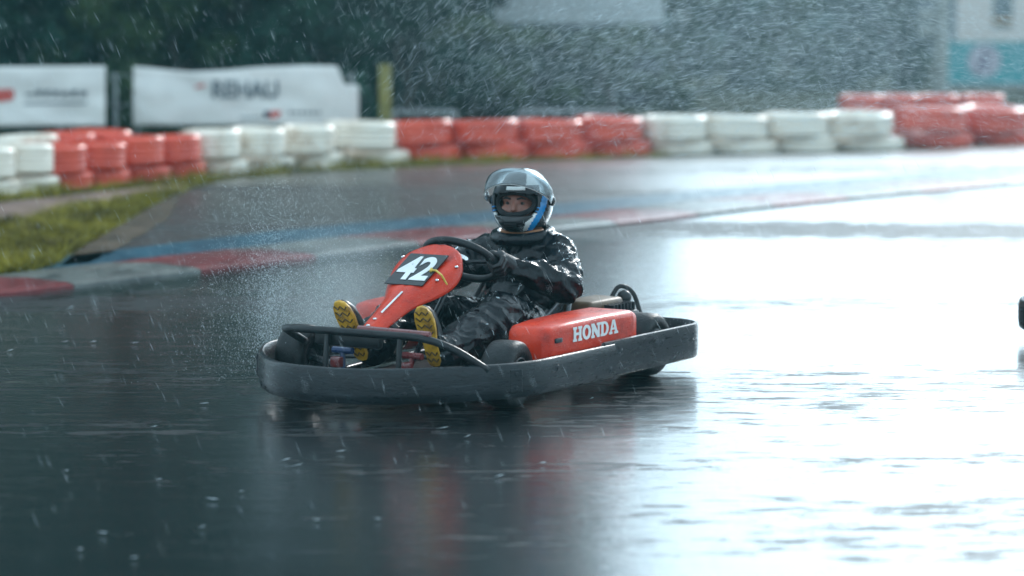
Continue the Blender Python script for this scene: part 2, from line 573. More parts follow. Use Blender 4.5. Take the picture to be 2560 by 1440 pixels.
M['pale_print'] = paint('pale_pink_print', (.34, .30, .36), (.44, .40, .46), .4, 5)
M['mauve_print'] = paint('mauve_print', (.14, .11, .19), (.20, .16, .25), .4, 5)
M['concrete'] = paint('pale_concrete_pole', (.22, .23, .21), (.31, .32, .29), .7, 3)
M['drop'] = mat_droplet()

# ------------------------------------------------------------------ the ground, the track and its paint
def sheet(name, poly, z, mat, kind='structure'):
    P = [Vector((p[0], p[1], z)) for p in poly]
    tris = []
    for t in tessellate_polygon([P]):
        a, b, c = (P[i] for i in t)
        up = (b - a).cross(c - a).z > 0
        tris.append(tuple(t) if up else tuple(reversed(t)))
    me = bpy.data.meshes.new(name)
    me.from_pydata(P, [], tris)
    me.update()
    o = link_mesh(name, me, mat)
    tag(o, kind=kind)
    return o

tag(sheet('ground', [(-120, -60), (120, -60), (120, 200), (-120, 200)], -.008, M['earth']),
    'dark damp earth and turf beyond the wet track', 'ground')

edge_px = [(0, 689), (70, 682), (130, 668), (200, 620), (300, 562), (400, 505), (470, 474), (560, 450), (680, 438), (800, 431), (1000, 420),
           (1200, 411), (1420, 401), (1650, 394), (1900, 388), (2230, 381), (2560, 364)]
edge = [ground(u, v) for u, v in edge_px]
edge = smoothpath([(e.x, e.y, 0) for e in edge], 4)
track_poly = [(-40, -40), (70, -40), (70, 66), (24, 41), (10, 32.6)] + [(e.x, e.y) for e in reversed(edge)] + \
             [(-4.2, 14.0), (-8, 11.5), (-16, 8.5), (-40, 4)]
tag(sheet('track', track_poly, 0.0, M['asphalt']), 'wet dark asphalt kart track mirroring the bright sky', 'track')

mud_px = [(-160, 512), (0, 505), (200, 484), (360, 466), (480, 452), (520, 452), (470, 466), (330, 500), (200, 522), (60, 549), (-160, 585)]
tag(sheet('mud_path', [ground(u, v)[:2] for u, v in mud_px], -.004, M['mud']), 'brown waterlogged mud strip in front of the left tyres', 'mud')
mud2_px = [(150, 667), (205, 622), (300, 566), (400, 508), (470, 478)]
for q in range(26):                                     # ragged outer edge
    f = q / 25
    mud2_px.append((470 - 255 * f - 45 * math.sin(math.pi * f) * -1.0 + random.uniform(-9, 9), 480 + 182 * f + random.uniform(-3, 3)))
tag(sheet('mud_spill', [ground(u, v)[:2] for u, v in mud2_px], .008, M['mud_thin']), 'brown mud washed from the grass edge onto the asphalt', 'mud')

# line of the kerb's front edge, read off the photograph and laid on the ground
kerb_px = [(0, 742), (417, 692), (792, 647), (1100, 610), (1430, 576), (1650, 552), (1950, 517), (2300, 482), (2560, 459)]
kp = [ground(u, v) for u, v in kerb_px]
kp = [kp[0] + (kp[0] - kp[1]) * 1.6 + Vector((-.45, 0, 0)), kp[0] + (kp[0] - kp[1]) * .8 + Vector((-.12, 0, 0))] + kp + [kp[-1] + (kp[-1] - kp[-2]) * 1.2, kp[-1] + (kp[-1] - kp[-2]) * 2.4]
kpath = smoothpath(kp, 24)
klen = [0]
for a, b in zip(kpath, kpath[1:]): klen.append(klen[-1] + (b - a).length)
def on_kerb(s, off):
    """place s metres along the kerb, off metres behind its front edge"""
    i = max(0, min(len(klen) - 2, int(np.searchsorted(klen, s)) - 1))
    t = (s - klen[i]) / max(1e-6, klen[i + 1] - klen[i])
    p = kpath[i].lerp(kpath[i + 1], t)
    d = (kpath[min(i + 3, len(kpath) - 1)] - kpath[max(i - 2, 0)]).normalized()
    return p + Vector((-d.y, d.x, 0)) * off
def s_near(p): return klen[min(range(len(kpath)), key=lambda i: (kpath[i] - p).length)]

kerb = tag(empty('kerb', kpath[len(kpath) // 3]), 'low kerb of alternate worn red and pale blocks along the blue line', 'kerb', kind='structure')
kb = Vector(kerb.location)
s0 = s_near(ground(792, 647)) - 8.0
KW = .70
k = 0
s = s0 % 1.0
while s < klen[-1] - 1.1:
    red = round(s - s0) % 2 == 1
    mb = MB()
    st = [s + .004 + (1.0 - .008) * i / 4 for i in range(5)]
    prof = [(0, 0), (.0, .016), (.05, .028), (.35, .036), (KW, .02), (KW, 0)]
    mb.loft([[on_kerb(q, o_) + Vector((0, 0, h)) - kb for o_, h in prof] for q in st], True, True)
    mb.build('kerb_block', M['red_kerb'] if red else M['pale_kerb'], kerb, fix=True)
    s += 1.0
mb = MB()
vs, fs = [], []
ss = np.linspace(.2, klen[-1] - .3, 70)
for i, q in enumerate(ss):
    w = .40 + .30 * min(1, max(0, (q - s0 - 4) / 6))
    vs += [on_kerb(q, KW + .02) + Vector((0, 0, .008)), on_kerb(q, KW + .02 + w) + Vector((0, 0, .008))]
    if i: fs.append((2 * i - 2, 2 * i, 2 * i + 1, 2 * i - 1))
o = mb.add(vs, fs).build('painted_stripe', M['blue_line'], fix=True)
tag(o, 'blue painted stripe running behind the red and pale kerb', 'stripe', kind='structure')

far_poly = [on_kerb(q, KW - .05)[:2] for q in np.linspace(1.2, klen[-1] - .4, 40)] + [(10.2, 28.6), (9.9, 32.5)] + [(e.x, e.y - .002) for e in reversed(edge)]
tag(sheet('far_track', far_poly, .004, M['coarse_asphalt']), 'coarser wet asphalt of the track between the blue stripe and the tyres', 'track')

# ------------------------------------------------------------------ grass
def in_poly(px, py, poly):
    inside = np.zeros(len(px), bool)
    j = len(poly) - 1
    for i in range(len(poly)):
        (xi, yi), (xj, yj) = poly[i], poly[j]
        c = ((yi > py) != (yj > py)) & (px < (xj - xi) * (py - yi) / (yj - yi + 1e-9) + xi)
        inside ^= c
        j = i
    return inside

def soup(name, V, F, mat, kind=None, smooth=False):
    me = bpy.data.meshes.new(name)
    nv, nf, k = len(V), len(F), F.shape[1]
    me.vertices.add(nv); me.vertices.foreach_set('co', V.astype(np.float32).ravel())
    me.loops.add(nf * k); me.loops.foreach_set('vertex_index', F.astype(np.int32).ravel())
    me.polygons.add(nf)
    me.polygons.foreach_set('loop_start', np.arange(0, nf * k, k, dtype=np.int32))
    me.polygons.foreach_set('loop_total', np.full(nf, k, dtype=np.int32))
    me.update(calc_edges=True)
    me.validate()
    return me

def blades(P, hmin, hmax, w):
    n = len(P)
    a = rng.uniform(0, 2 * np.pi, n)
    h = rng.uniform(hmin, hmax, n) * np.array([.45 + 1.1 * max(0, .5 + noise.noise(Vector((p_[0] * 3.2, p_[1] * 1.6, 0)))) for p_ in P])
    side = np.stack([np.cos(a), np.sin(a), 0 * a], 1) * (w * rng.uniform(.6, 1.4, n))[:, None]
    lean = np.stack([rng.normal(0, .45, n), rng.normal(0, .45, n), np.ones(n)], 1)
    mid = P + lean * (h * .55)[:, None]
    lean2 = lean * np.array([2.0, 2.0, .9])
    top = P + lean2 * h[:, None]
    V = np.stack([P - side, P + side, mid + side * .7, mid - side * .7, top], 1).reshape(-1, 3)
    b = np.arange(n)[:, None] * 5
    F = np.concatenate([b + np.array([0, 1, 2]), b + np.array([0, 2, 3]), b + np.array([3, 2, 4])])
    return V, F

def px_points(poly, n, z):
    P = np.array(poly, float)
    lo, hi = P.min(0), P.max(0)
    q = rng.uniform(lo, hi, (n * 3, 2))
    q = q[in_poly(q[:, 0], q[:, 1], poly)][:n]
    out = []
    for u, v in q:
        g_ = ground(u, v); out.append((g_.x, g_.y, z))
    return np.array(out)

grass_left = [(-220, 600), (60, 552), (200, 524), (330, 502), (480, 466), (560, 450), (470, 476), (400, 507), (300, 564), (200, 622), (130, 670), (60, 684), (-220, 715)]
grass_strip = [(-200, 506), (0, 492), (100, 482), (300, 462), (480, 446), (1000, 405), (1650, 389), (1700, 393), (1200, 412), (800, 432), (560, 453), (480, 464), (300, 474), (0, 506), (-200, 520)]
grass_back = [(-200, 345), (480, 330), (1000, 322), (1000, 360), (480, 395), (-200, 440)]
pts = np.concatenate([px_points(grass_left, 17000, -.01), px_points(grass_strip, 9000, -.01), px_points(grass_back, 6000, -.01)])
V, F = blades(pts, .045, .11, .006)
o = link_mesh('grass', soup('grass', V, F, None), M['grass'])
tag(o, 'bright yellow green wet grass along the track edge', 'grass', kind='stuff')

# ------------------------------------------------------------------ trees and shrubs
def leaf_cloud(centres, radii, per, size):
    C = np.repeat(np.array(centres), per, 0)
    Rr = np.repeat(np.array(radii), per, 0)
    n = len(C)
    d = rng.normal(size=(n, 3)); d /= np.linalg.norm(d, axis=1)[:, None]
    r = rng.uniform(.25, 1.0, n) ** .5
    P = C + d * r[:, None] * Rr
    nrm = d + rng.normal(0, .7, (n, 3)) + np.array([0, 0, .35])
    nrm /= np.linalg.norm(nrm, axis=1)[:, None]
    t = np.cross(nrm, rng.normal(size=(n, 3))); t /= np.linalg.norm(t, axis=1)[:, None]
    b = np.cross(nrm, t)
    L = size * rng.uniform(.6, 1.5, n)[:, None]
    W = L * .45
    V = np.stack([P - t * L, P + b * W + nrm * L * .12, P + t * L, P - b * W + nrm * L * .12], 1).reshape(-1, 3)
    F = np.arange(n * 4).reshape(-1, 4)
    return V, F

def make_tree_meshes(height, rad, base, nclump, per, size, seed):
    rr = random.Random(seed)
    trunk = MB()
    pts = [(0, 0, -.1)]
    for i in range(1, 7):
        pts.append((rr.uniform(-.08, .08) * i * .5, rr.uniform(-.08, .08) * i * .5, height * .8 * i / 6))
    r0 = .028 * height
    trunk.tube(smoothpath(pts, 3), [r0 * (1 - .85 * i / 18) for i in range(19)], 9)
    cs, rs = [], []
    for i in range(nclump):
        h = base + (height - base) * (i + .5) / nclump
        f = (h - base) / (height - base)
        prof = math.sin(math.pi * (.12 + .80 * f)) ** .7
        a = rr.uniform(0, 6.28)
        q = rad * prof * rr.uniform(.25, .95)
        c = Vector((q * math.cos(a), q * math.sin(a), h + rr.uniform(-.2, .2)))
        k = rad * rr.uniform(.24, .42)
        cs.append(c); rs.append((k, k, k * rr.uniform(.6, .9)))
        if i % 2 == 0:
            st = Vector((0, 0, max(.2, h - q * .6)))
            trunk.tube([st, st.lerp(c, .5) + Vector((0, 0, .12 * q)), c], [r0 * .32, r0 * .2, r0 * .07], 6)
    V, F = leaf_cloud([c[:] for c in cs], rs, per, size)
    return trunk.mesh('trunk'), soup('crown', V, F, None)

def tree(name, meshes, loc, rz, sc, label, cat, group, leafm, barkm):
    r = empty(name, loc, rz)
    r.scale = (sc[0], sc[0], sc[1]) if isinstance(sc, tuple) else (sc, sc, sc)
    tag(r, label, cat, group)
    for nm, me, mt in (('trunk', meshes[0], barkm), ('crown', meshes[1], leafm)):
        key = (me.name, mt.name)
        if key not in _tm:
            c = me.copy(); c.materials.clear(); c.materials.append(mt); _tm[key] = c
        o = bpy.data.objects.new(nm, _tm[key]); COL.objects.link(o); o.parent = r
    return r
_tm = {}
big = [make_tree_meshes(10.5, 2.9, .5, 46, 210, .17, s) for s in (1, 2, 3)]
small = [make_tree_meshes(2.0, 1.05, .06, 22, 150, .075, s) for s in (11, 12, 13)]

# (photo column, distance, scale, kind, leaf, label)
TREES = [
    (-1400, 33, 1.00, 0, 'a', 'far left dark tree wholly left of the picture'),
    (-700, 34, 1.05, 1, 'a', 'dark tree just left of the left banner'),
    (-120, 33.5, 1.02, 2, 'a', 'tall dark tree at the left edge above the left banner'),
    (300, 35, 1.08, 0, 'b', 'olive leaved tree above the gap between the two white banners'),
    (560, 33, .98, 1, 'a', 'dark tree above the middle of the wide white banner'),
    (855, 34, 1.05, 2, 'a', 'pale trunked tree above the right end of the wide white banner'),
    (960, 37, 1.10, 0, 'a', 'dark tree left of the pale grey shed'),
    (1040, 46, 1.12, 1, 'a', 'tall tree rising behind the left end of the grey shed'),
    (1250, 47, .95, 2, 'b', 'tall tree rising behind the middle of the grey shed'),
]
for i, (u, y, s_, kd, lf, lab) in enumerate(TREES):
    if i in (0,): pass
    p = at(u, y, 300)
    tree('broadleaf_tree', big[kd], (p.x, y, -.05), i * 1.7, (s_ * 1.15, s_ * 1.55), lab, 'tree', 'tall trees behind the tyre barrier',
         M['leaf_' + lf], M['pale_bark'] if u == 855 else M['bark'])
# shrubs below and between them
SHRUBS = [
    (-90, 29.6, .80, .78, 'a', 'dark shrub behind the left end of the left banner'),
    (110, 30.3, .90, .95, 'a', 'dark shrub over the middle of the left banner'),
    (290, 29.8, .72, .9, 'b', 'shrub filling the gap between the two banners'),
    (450, 30.2, .95, 1.0, 'b', 'olive shrub hanging over the top of the wide banner'),
    (640, 30.4, .95, 1.0, 'a', 'dark shrub behind the lettering of the wide banner'),
    (830, 30.0, .85, .9, 'a', 'dark shrub behind the torn right end of the wide banner'),
    (1010, 30.6, .95, .95, 'a', 'dark shrub just right of the yellow post'),
    (1180, 31.4, .90, .62, 'b', 'low olive shrub under the left corner of the grey shed'),
    (1350, 31.8, .95, .60, 'a', 'low dark shrub above the driver in front of the grey shed'),
    (1520, 31.5, .95, .60, 'b', 'low shrub in front of the right half of the grey shed'),
    (1690, 47.0, .85, .84, 'b', 'low olive shrub beyond the first white tyres right of the driver'),
    (1825, 47.6, .85, .86, 'a', 'low green shrub beyond the second and third white tyres right of the driver'),
    (1960, 46.8, .85, .82, 'b', 'low green shrub beyond the last white tyres right of the driver'),
    (2100, 47.4, .88, .84, 'a', 'low dark shrub at the left end of the back red stacks'),
    (2240, 47.0, .85, .78, 'a', 'low dark shrub between the red stacks and the pole'),
    (1730, 98, 2.4, 1.85, 'b', 'far olive hedge shrub just right of the grey shed'),
    (1880, 104, 2.5, 1.9, 'a', 'far green hedge shrub above the middle of the right white tyres'),
    (2030, 100, 2.4, 1.8, 'b', 'far green hedge shrub above the right end of the white tyres'),
]
for i, (u, y, s_, hz, lf, lab) in enumerate(SHRUBS):
    p = at(u, y, 300)
    tree('shrub', small[i % 3], (p.x, y, -.05), i * 2.1, (s_, hz), lab, 'shrub', 'shrubs behind the tyre barrier', M['leaf_' + lf], M['bark'])

# ------------------------------------------------------------------ painted tyres of the barrier
def tyre_mesh():
    r0, r1, h = .315, .19, .235
    pr = [(r1, .03), (r1 + .02, .008), (r0 - .05, .0), (r0 - .016, .008), (r0 - .003, .03)]
    for a in (.075, .118, .160):
        pr += [(r0, a - .016), (r0 - .009, a - .010), (r0 - .009, a - .002), (r0, a + .004)]
    pr += [(r0 - .003, h - .03), (r0 - .016, h - .008), (r0 - .05, h), (r1 + .02, h - .008), (r1, h - .03), (r1 + .05, h * .5)]
    mb = MB().lathe(pr, 40, closed=True)
    me = mb.mesh('tyre')
    bm = bmesh.new(); bm.from_mesh(me); bmesh.ops.recalc_face_normals(bm, faces=bm.faces); bm.to_mesh(me); bm.free()
    me.polygons.foreach_set('use_smooth', [True] * len(me.polygons))
    return me
tm = tyre_mesh()
TY = {}
for c in 'rw':
    mm = tm.copy(); mm.materials.append(M['tyre_red'] if c == 'r' else M['tyre_white']); TY[c] = mm
bu = [-300, -150, 0, 480, 1000, 1600, 2200, 2560, 2900]
bv = [516, 501, 488, 441, 402, 387, 372, 357, 346]
def tyre(c, u, back, z, label, group, scale=1.0):
    g_ = ground(u, float(np.interp(u, bu, bv)))
    d = Vector((g_.x, g_.y, 0)).normalized()
    p = g_ + d * (.3 * scale + back)
    o = bpy.data.objects.new('painted_tyre', TY[c]); COL.objects.link(o)
    o.location = (p.x + random.uniform(-.015, .015), p.y + random.uniform(-.03, .03), z)
    o.rotation_euler = (R(random.uniform(-2, 2)), R(random.uniform(-3, 3)), random.uniform(0, 6))
    o.scale = (scale, scale, random.uniform(.93, 1.08))
    tag(o, label, 'tyre', group)
    return o
ORD = ['first', 'second', 'third', 'fourth', 'fifth']
RUNS = [
    ('w', [(-95, 0), (0, 95)], 'at the far left below the left banner'),
    ('r', [(95, 187), (187, 285), (285, 380), (380, 478)], 'run below the gap between the banners'),
    ('w', [(480, 582), (582, 703), (703, 822), (822, 982)], 'run under the wide banner'),
    ('r', [(985, 1125), (1125, 1285), (1285, 1445), (1445, 1597)], 'run behind the driver\'s helmet'),
    ('w', [(1600, 1752), (1752, 1906), (1908, 2058), (2058, 2225)], 'run right of the driver'),
    ('r', [(2240, 2400), (2400, 2560), (2560, 2720)], 'right edge run under the teal banner'),
]
names = {'r': 'red', 'w': 'white'}
for c, iv, where in RUNS:
    for i, (a, b) in enumerate(iv):
        u = (a + b) / 2
        s_ = max(.84, min(1.2, (b - a) / F_PX * ground(u, float(np.interp(u, bu, bv))).y * (1.30 if u < 480 else 1.17) / .63))
        grp = 'painted tyres of the barrier'
        tyre(c, u, 0, .128 + random.uniform(-.006, .012), f'upper {names[c]} tyre, {ORD[i]} from left in the {where}' if 'run' in where else f'upper {names[c]} painted tyre, {ORD[i]} from left {where}', grp, s_)
        tyre(c, u + (b - a) * .16, .02, -.115 + random.uniform(-.008, .004), f'lower {names[c]} tyre, {ORD[i]} from left in the {where}' if 'run' in where else f'lower {names[c]} painted tyre, {ORD[i]} from left {where}', grp, s_)
for i, u in enumerate((2150, 2245, 2348, 2460)):
    for lv in (0, 1):
        g_ = at(u, 30.9, 300)
        o = bpy.data.objects.new('painted_tyre', TY['r']); COL.objects.link(o)
        o.location = (g_.x, 30.9 + .05 * i, -.05 + .24 * lv); o.scale = (.82, .82, 1.04); o.rotation_euler = (0, 0, i)
        tag(o, f'{"upper" if lv else "lower"} red tyre, {ORD[i]} from left in the back stacks near the pole', 'tyre', 'painted tyres of the barrier')
for i, u in enumerate((70, 165, 255)):
    for lv in (0, 1):
        tyre('r' if i else 'w', u, .55, -.06 + .243 * lv, f'{"upper" if lv else "lower"} {"red" if i else "white"} tyre, {ORD[i]} from left, in the back row at far left', 'painted tyres of the barrier', .86)

# ------------------------------------------------------------------ banners, fence, rails
def text_mesh(body, size, bold=0.0, extrude=.0015):
    cu = bpy.data.curves.new('t', 'FONT')
    cu.body = body; cu.size = size; cu.offset = bold; cu.extrude = extrude
    cu.align_x, cu.align_y = 'CENTER', 'CENTER'
    o = bpy.data.objects.new('t', cu); COL.objects.link(o)
    dg = bpy.context.evaluated_depsgraph_get()
    me = bpy.data.meshes.new_from_object(o.evaluated_get(dg))
    bpy.data.objects.remove(o); bpy.data.curves.remove(cu)
    return me

def place_text(me, name, mat, parent, Mx):
    me.transform(Mx)
    me.materials.clear()
    return link_mesh(name, me, mat, parent)

def wrinkle(x, z, seed):
    return .018 * noise.noise(Vector((x * 1.7 + z * 2.2, z * 1.3 - x * .8, seed))) + .010 * noise.noise(Vector((x * 5 + z * 4, z * 6, seed + 4)))

def banner(name, y, outline, label, seed):
    """outline: list of (u, v) columns: (u, v_top, v_bottom)"""
    root = empty(name, (at(outline[0][0], y, 300).x, y, 0))
    tag(root, label, 'banner')
    mb, nz = MB(), 16
    grid = []
    us = []
    for (u0, t0, b0), (u1, t1, b1) in zip(outline, outline[1:]):
        nseg = max(1, int(abs(u1 - u0) / 14))
        for q in range(nseg): us.append((u0 + (u1 - u0) * q / nseg, t0 + (t1 - t0) * q / nseg, b0 + (b1 - b0) * q / nseg))
    us.append(outline[-1])
    vs, fs = [], []
    for u, t, b in us:
        for q in range(nz + 1):
            p = at(u, y, b + (t - b) * q / nz)
            vs.append(Vector((p.x - root.location.x, wrinkle(p.x, p.z, seed), p.z)))
    for i in range(len(us) - 1):
        for q in range(nz):
            a = i * (nz + 1) + q
            fs.append((a, a + nz + 1, a + nz + 2, a + 1))
    o = mb.add(vs, fs).build('sheet', M['vinyl'], root, smooth=True)
    so = o.modifiers.new('s', 'SOLIDIFY'); so.thickness = .003; so.offset = 1
    bake(o)
    return root

def flat_print(root, name, poly, y, mat, seed):
    mb = MB()
    vs = []
    for u, v in poly:
        p = at(u, y, v)
        vs.append(Vector((p.x - root.location.x, wrinkle(p.x, p.z, seed) - .011, p.z)))
    n = len(vs)
    vs2 = [p + Vector((0, .004, 0)) for p in vs]
    fs = [tuple(range(n)), tuple(range(n, 2 * n))[::-1]] + [(i, n + i, n + (i + 1) % n, (i + 1) % n) for i in range(n)]
    return mb.add(vs + vs2, fs).build(name, mat, root, fix=True)

YB1, YB2 = 26.6, 27.4
b1 = banner('vinyl_banner', YB1, [(-420, 166, 318), (-100, 168, 318), (120, 166, 316), (264, 165, 315)],
            'white vinyl banner with a red square and grey lettering at the left edge', 1.0)
flat_print(b1, 'red_square', [(-12, 256), (-12, 224), (30, 222), (36, 228), (34, 248), (20, 252)], YB1, M['print_red'], 1.0)
for k_, (u0, u1, v0, v1) in enumerate([(62, 84, 232, 240), (88, 104, 224, 240), (110, 124, 224, 241), (130, 146, 226, 241), (152, 170, 228, 241), (176, 192, 224, 241), (198, 216, 226, 241), (58, 216, 255, 261)]):
    flat_print(b1, 'print_line' if k_ == 7 else 'blurred_letter', [(u0, v1), (u1, v1 - 1), (u1 + 3, v0), (u0 + 3, v0 + 1)], YB1, M['print_grey'], 1.0)
b2 = banner('vinyl_banner', YB2, [(333, 166, 314), (395, 172, 314), (480, 180, 314), (560, 176, 314), (650, 168, 314), (760, 164, 314), (842, 165, 314), (862, 211, 314), (897, 213, 314)],
            'wide wrinkled white banner with dark capital letters and a torn right end', 3.0)
tx = text_mesh('REHAU', .205, .006, .003)
c_ = at(614, YB2, 223)
lo = [min(v.co[i] for v in tx.vertices) for i in range(2)]; hi = [max(v.co[i] for v in tx.vertices) for i in range(2)]
wx = (697 - 532) / F_PX * YB2 / (hi[0] - lo[0]); wz = 44 / F_PX * YB2 / (hi[1] - lo[1])
Mx = Matrix.Translation((c_.x - b2.location.x, wrinkle(c_.x, c_.z, 3.0) - .028, c_.z)) @ Matrix.Rotation(R(90), 4, 'X') @ Matrix.Diagonal((wx, wz, 1, 1)) @ Matrix.Translation((-(lo[0] + hi[0]) / 2, -(lo[1] + hi[1]) / 2, 0))
place_text(tx, 'lettering', M['print_grey'], b2, Mx)
flat_print(b2, 'red_dash', [(486, 221), (490, 214), (514, 209), (510, 217)], YB2, M['print_red'], 3.0)
flat_print(b2, 'dark_square', [(660, 296), (660, 277), (674, 277), (674, 296)], YB2, M['print_dark'], 3.0)
flat_print(b2, 'red_square', [(675, 296), (675, 277), (703, 277), (700, 290), (690, 295)], YB2, M['print_red'], 3.0)
for k_, u0 in enumerate(range(722, 806, 14)):
    flat_print(b2, 'blurred_letter', [(u0, 285), (u0 + 9, 285), (u0 + 10, 278), (u0 + 1, 278)], YB2, M['print_grey'], 3.0)
flat_print(b2, 'print_line', [(600, 297), (655, 296), (655, 291), (600, 292)], YB2, M['galv'], 3.0)

fence = tag(empty('banner_fence', (at(300, 27.6, 300).x, 27.6, -.05)), 'wire fence with thin posts carrying the two white banners', 'fence')
for u in (-420, -80, 150, 290, 345, 620, 880):
    p = at(u, 27.6, 300)
    MB().tube([(p.x - fence.location.x, 0, 0), (p.x - fence.location.x, 0, .82)], .02, 8).build('post', M['galv'], fence)
for z_ in (.18, .5, .8):
    MB().tube([(at(-420, 27.6, 300).x - fence.location.x, .02, z_), (at(880, 27.6, 300).x - fence.location.x, .02, z_)], .006, 6).build('wire', M['galv'], fence)

p = at(963, 28.2, 250)
o = MB().rbox((0, 0, .42), (.125, .11, .94), .012).build('marker_post', M['post_yellow'], auto=30)
o.location = (p.x, 28.2, -.05)
tag(o, 'short square mossy yellow post right of the wide banner', 'post')

rail = tag(empty('guard_rail', (at(1200, 28.9, 250).x, 28.9, -.05)), 'low pale rail on posts behind the red tyres left of the helmet', 'rail')
for (u0, u1, v) in ((985, 1140, 279), (1300, 1540, 277)):
    a, b = at(u0, 28.9, v), at(u1, 28.9, v)
    MB().box(((a.x + b.x) / 2 - rail.location.x, 0, a.z + .05), (b.x - a.x, .03, .045)).build('beam', M['galv'], rail)
    for q in (a, b):
        MB().box((q.x - rail.location.x, .04, (a.z + .05) / 2), (.05, .05, a.z + .05)).build('post', M['galv'], rail)

# ------------------------------------------------------------------ buildings behind
sx0, sx1 = at(1190, 39, 0).x, at(1660, 39, 0).x
shed = tag(empty('grey_shed', ((sx0 + sx1) / 2, 40, -.05)), 'low shed with a pale grey upper wall seen above the shrubs', 'shed')
w_ = sx1 - sx0
MB().box((0, 0, .60), (w_ - .1, 1.9, 1.2)).build('base_shade', M['wall_dark'], shed)  # dark box stands for the shade in the open lower part
for i in range(6):
    MB().box((-w_ / 2 + w_ * (i + .5) / 6, -.96, 2.0), (w_ / 6 - .012, .04, 1.55)).build('wall_panel', M['wall_grey'], shed)
MB().box((0, .02, 2.0), (w_ - .02, 1.86, 1.58)).build('upper_wall', M['wall_grey'], shed)
MB().box((0, 0, 2.84), (w_ + .3, 2.3, .08)).build('roof', M['wall_dark'], shed)

cx0 = at(2396, 70, 0).x
cab = tag(empty('site_cabin', (cx0 + 2.2 * 1.84, 71.2 * 1.0 + 1.0, -.05)), 'pale pinkish cabin with dark windows behind the teal banner', 'cabin')
wins = [((at(2484, 70, 0).x - cx0) / 1.84, (at(2535, 70, 0).x - cx0) / 1.84), (1.55, 1.85), (2.5, 2.8), (3.4, 3.7)]
MB().box((0, .02, 1.15), (4.4, 2.2, 2.26)).build('wall_core', M['wall_dark'], cab)
xs = [0] + [q for w2 in wins for q in w2] + [4.4]
for i in range(0, len(xs), 2):
    MB().box(((xs[i] + xs[i + 1]) / 2 - 2.2, -1.11, 1.15), (xs[i + 1] - xs[i], .08, 2.3)).build('wall', M['wall_pink'], cab)
for a, b in wins:
    MB().box(((a + b) / 2 - 2.2, -1.09, .25), (b - a, .06, .5)).build('wall', M['wall_pink'], cab)
    f_ = MB().box(((a + b) / 2 - 2.2, -1.10, 1.35), (b - a, .04, 1.7)).build('window', M['window'], cab)
    MB().box(((a + b) / 2 - 2.2, -1.14, .62), (b - a - .02, .03, .05)).build('sill_sign', M['orange'], f_)
MB().box((0, 0, 2.36), (4.7, 2.6, .12)).build('roof', M['galv'], cab)

cab.scale = (1.84, 1.84, 1.6)
gap = tag(empty('dark_gate', (at(2240, 76, 0).x, 76, -.05)), 'dark slate boarding left of the pale pole', 'boarding')
for i in range(7):
    MB().box((-1.05 + i * .35, random.uniform(-.006, .006), 1.5), (.335, .05, 3.0)).build('board', M['wall_dark'], gap)

YT = 44.0
tb = tag(empty('teal_banner', (at(2365, YT, 150).x, YT, -.05)), 'teal banner with a round pale emblem at the top right', 'banner')
a, b = at(2366, YT, 104), at(2760, YT, 208)
MB().box(((a.x + b.x) / 2 - tb.location.x, 0, (a.z + b.z) / 2 + .05), (b.x - a.x, .012, a.z - b.z)).build('sheet', M['teal'], tb)
e = at(2460, YT, 152)
Me = Matrix.Translation((e.x - tb.location.x, -.010, e.z + .05)) @ Matrix.Rotation(R(90), 4, 'X')
def ring(r0, r1, n=32):
    return [(r1 * math.cos(6.2832 * i / n), r1 * math.sin(6.2832 * i / n)) for i in range(n)]
MB().prism(ring(0, .27), .004, Me).build('emblem_disc', M['pale_print'], tb, fix=True)
Me2 = Matrix.Translation((e.x - tb.location.x, -.016, e.z + .05)) @ Matrix.Rotation(R(90), 4, 'X')
MB().prism([(1.32 * a_, 1.32 * b_) for a_, b_ in [(-.03, .10), (.10, .12), (.10, .09), (.02, .06), (.06, 0), (.05, -.08), (-.02, -.13), (-.10, -.12), (-.10, -.09), (-.02, -.07), (-.12, -.04), (-.05, .0), (-.02, .05)]], .003, Me2).build('emblem_mark', M['mauve_print'], tb, fix=True)
for u in (2372, 2560, 2750):
    q = at(u, YT, 150); MB().box((q.x - tb.location.x, .05, .45), (.05, .05, .9)).build('post', M['galv'], tb)
q = at(2560, YT, 214)
MB().box((q.x - tb.location.x, -.03, q.z + .06), (2.6, .04, .06)).build('rail', M['galv'], tb)

p = at(2350, 41.0, 200)
pole = tag(empty('lamp_pole', (p.x, 41.0, -.05)), 'pale concrete pole with two small boxes beside the teal banner', 'pole')
MB().lathe([(.001, 0), (.125, 0), (.11, 2.0), (.001, 2.0)], 16).build('shaft', M['concrete'], pole, auto=40)
for v in (38, 76):
    q = at(2312, 41.0, v)
    bx_ = MB().rbox((q.x - p.x, -.02, q.z + .05), (.19, .16, .16), .012).build('box', M['concrete'], pole, auto=30)
    MB().box((q.x - p.x + .1, -.02, q.z + .05), (.09, .02, .02)).build('bracket', M['galv'], bx_)

def drops(P, D, L, Rd):
    """slender drops at P along unit directions D with half length L and radius Rd"""
    n = len(P)
    D = D / np.linalg.norm(D, axis=1)[:, None]
    h = np.where(np.abs(D[:, 2:3]) > .9, np.array([[1., 0, 0]]), np.array([[0, 0, 1.]]))
    X = np.cross(D, h); X /= np.linalg.norm(X, axis=1)[:, None]
    Y = np.cross(D, X)
    vs = [P + D * L[:, None], P - D * L[:, None]]
    for k_ in range(4):
        a = math.pi / 2 * k_
        vs.append(P + (X * math.cos(a) + Y * math.sin(a)) * Rd[:, None] + D * (L * .25)[:, None])
    V = np.stack(vs, 1).reshape(-1, 3)
    b = np.arange(n)[:, None] * 6
    F = np.concatenate([b + np.array(t) for t in ((0, 2, 3), (0, 3, 4), (0, 4, 5), (0, 5, 2), (1, 3, 2), (1, 4, 3), (1, 5, 4), (1, 2, 5))])
    return V, F

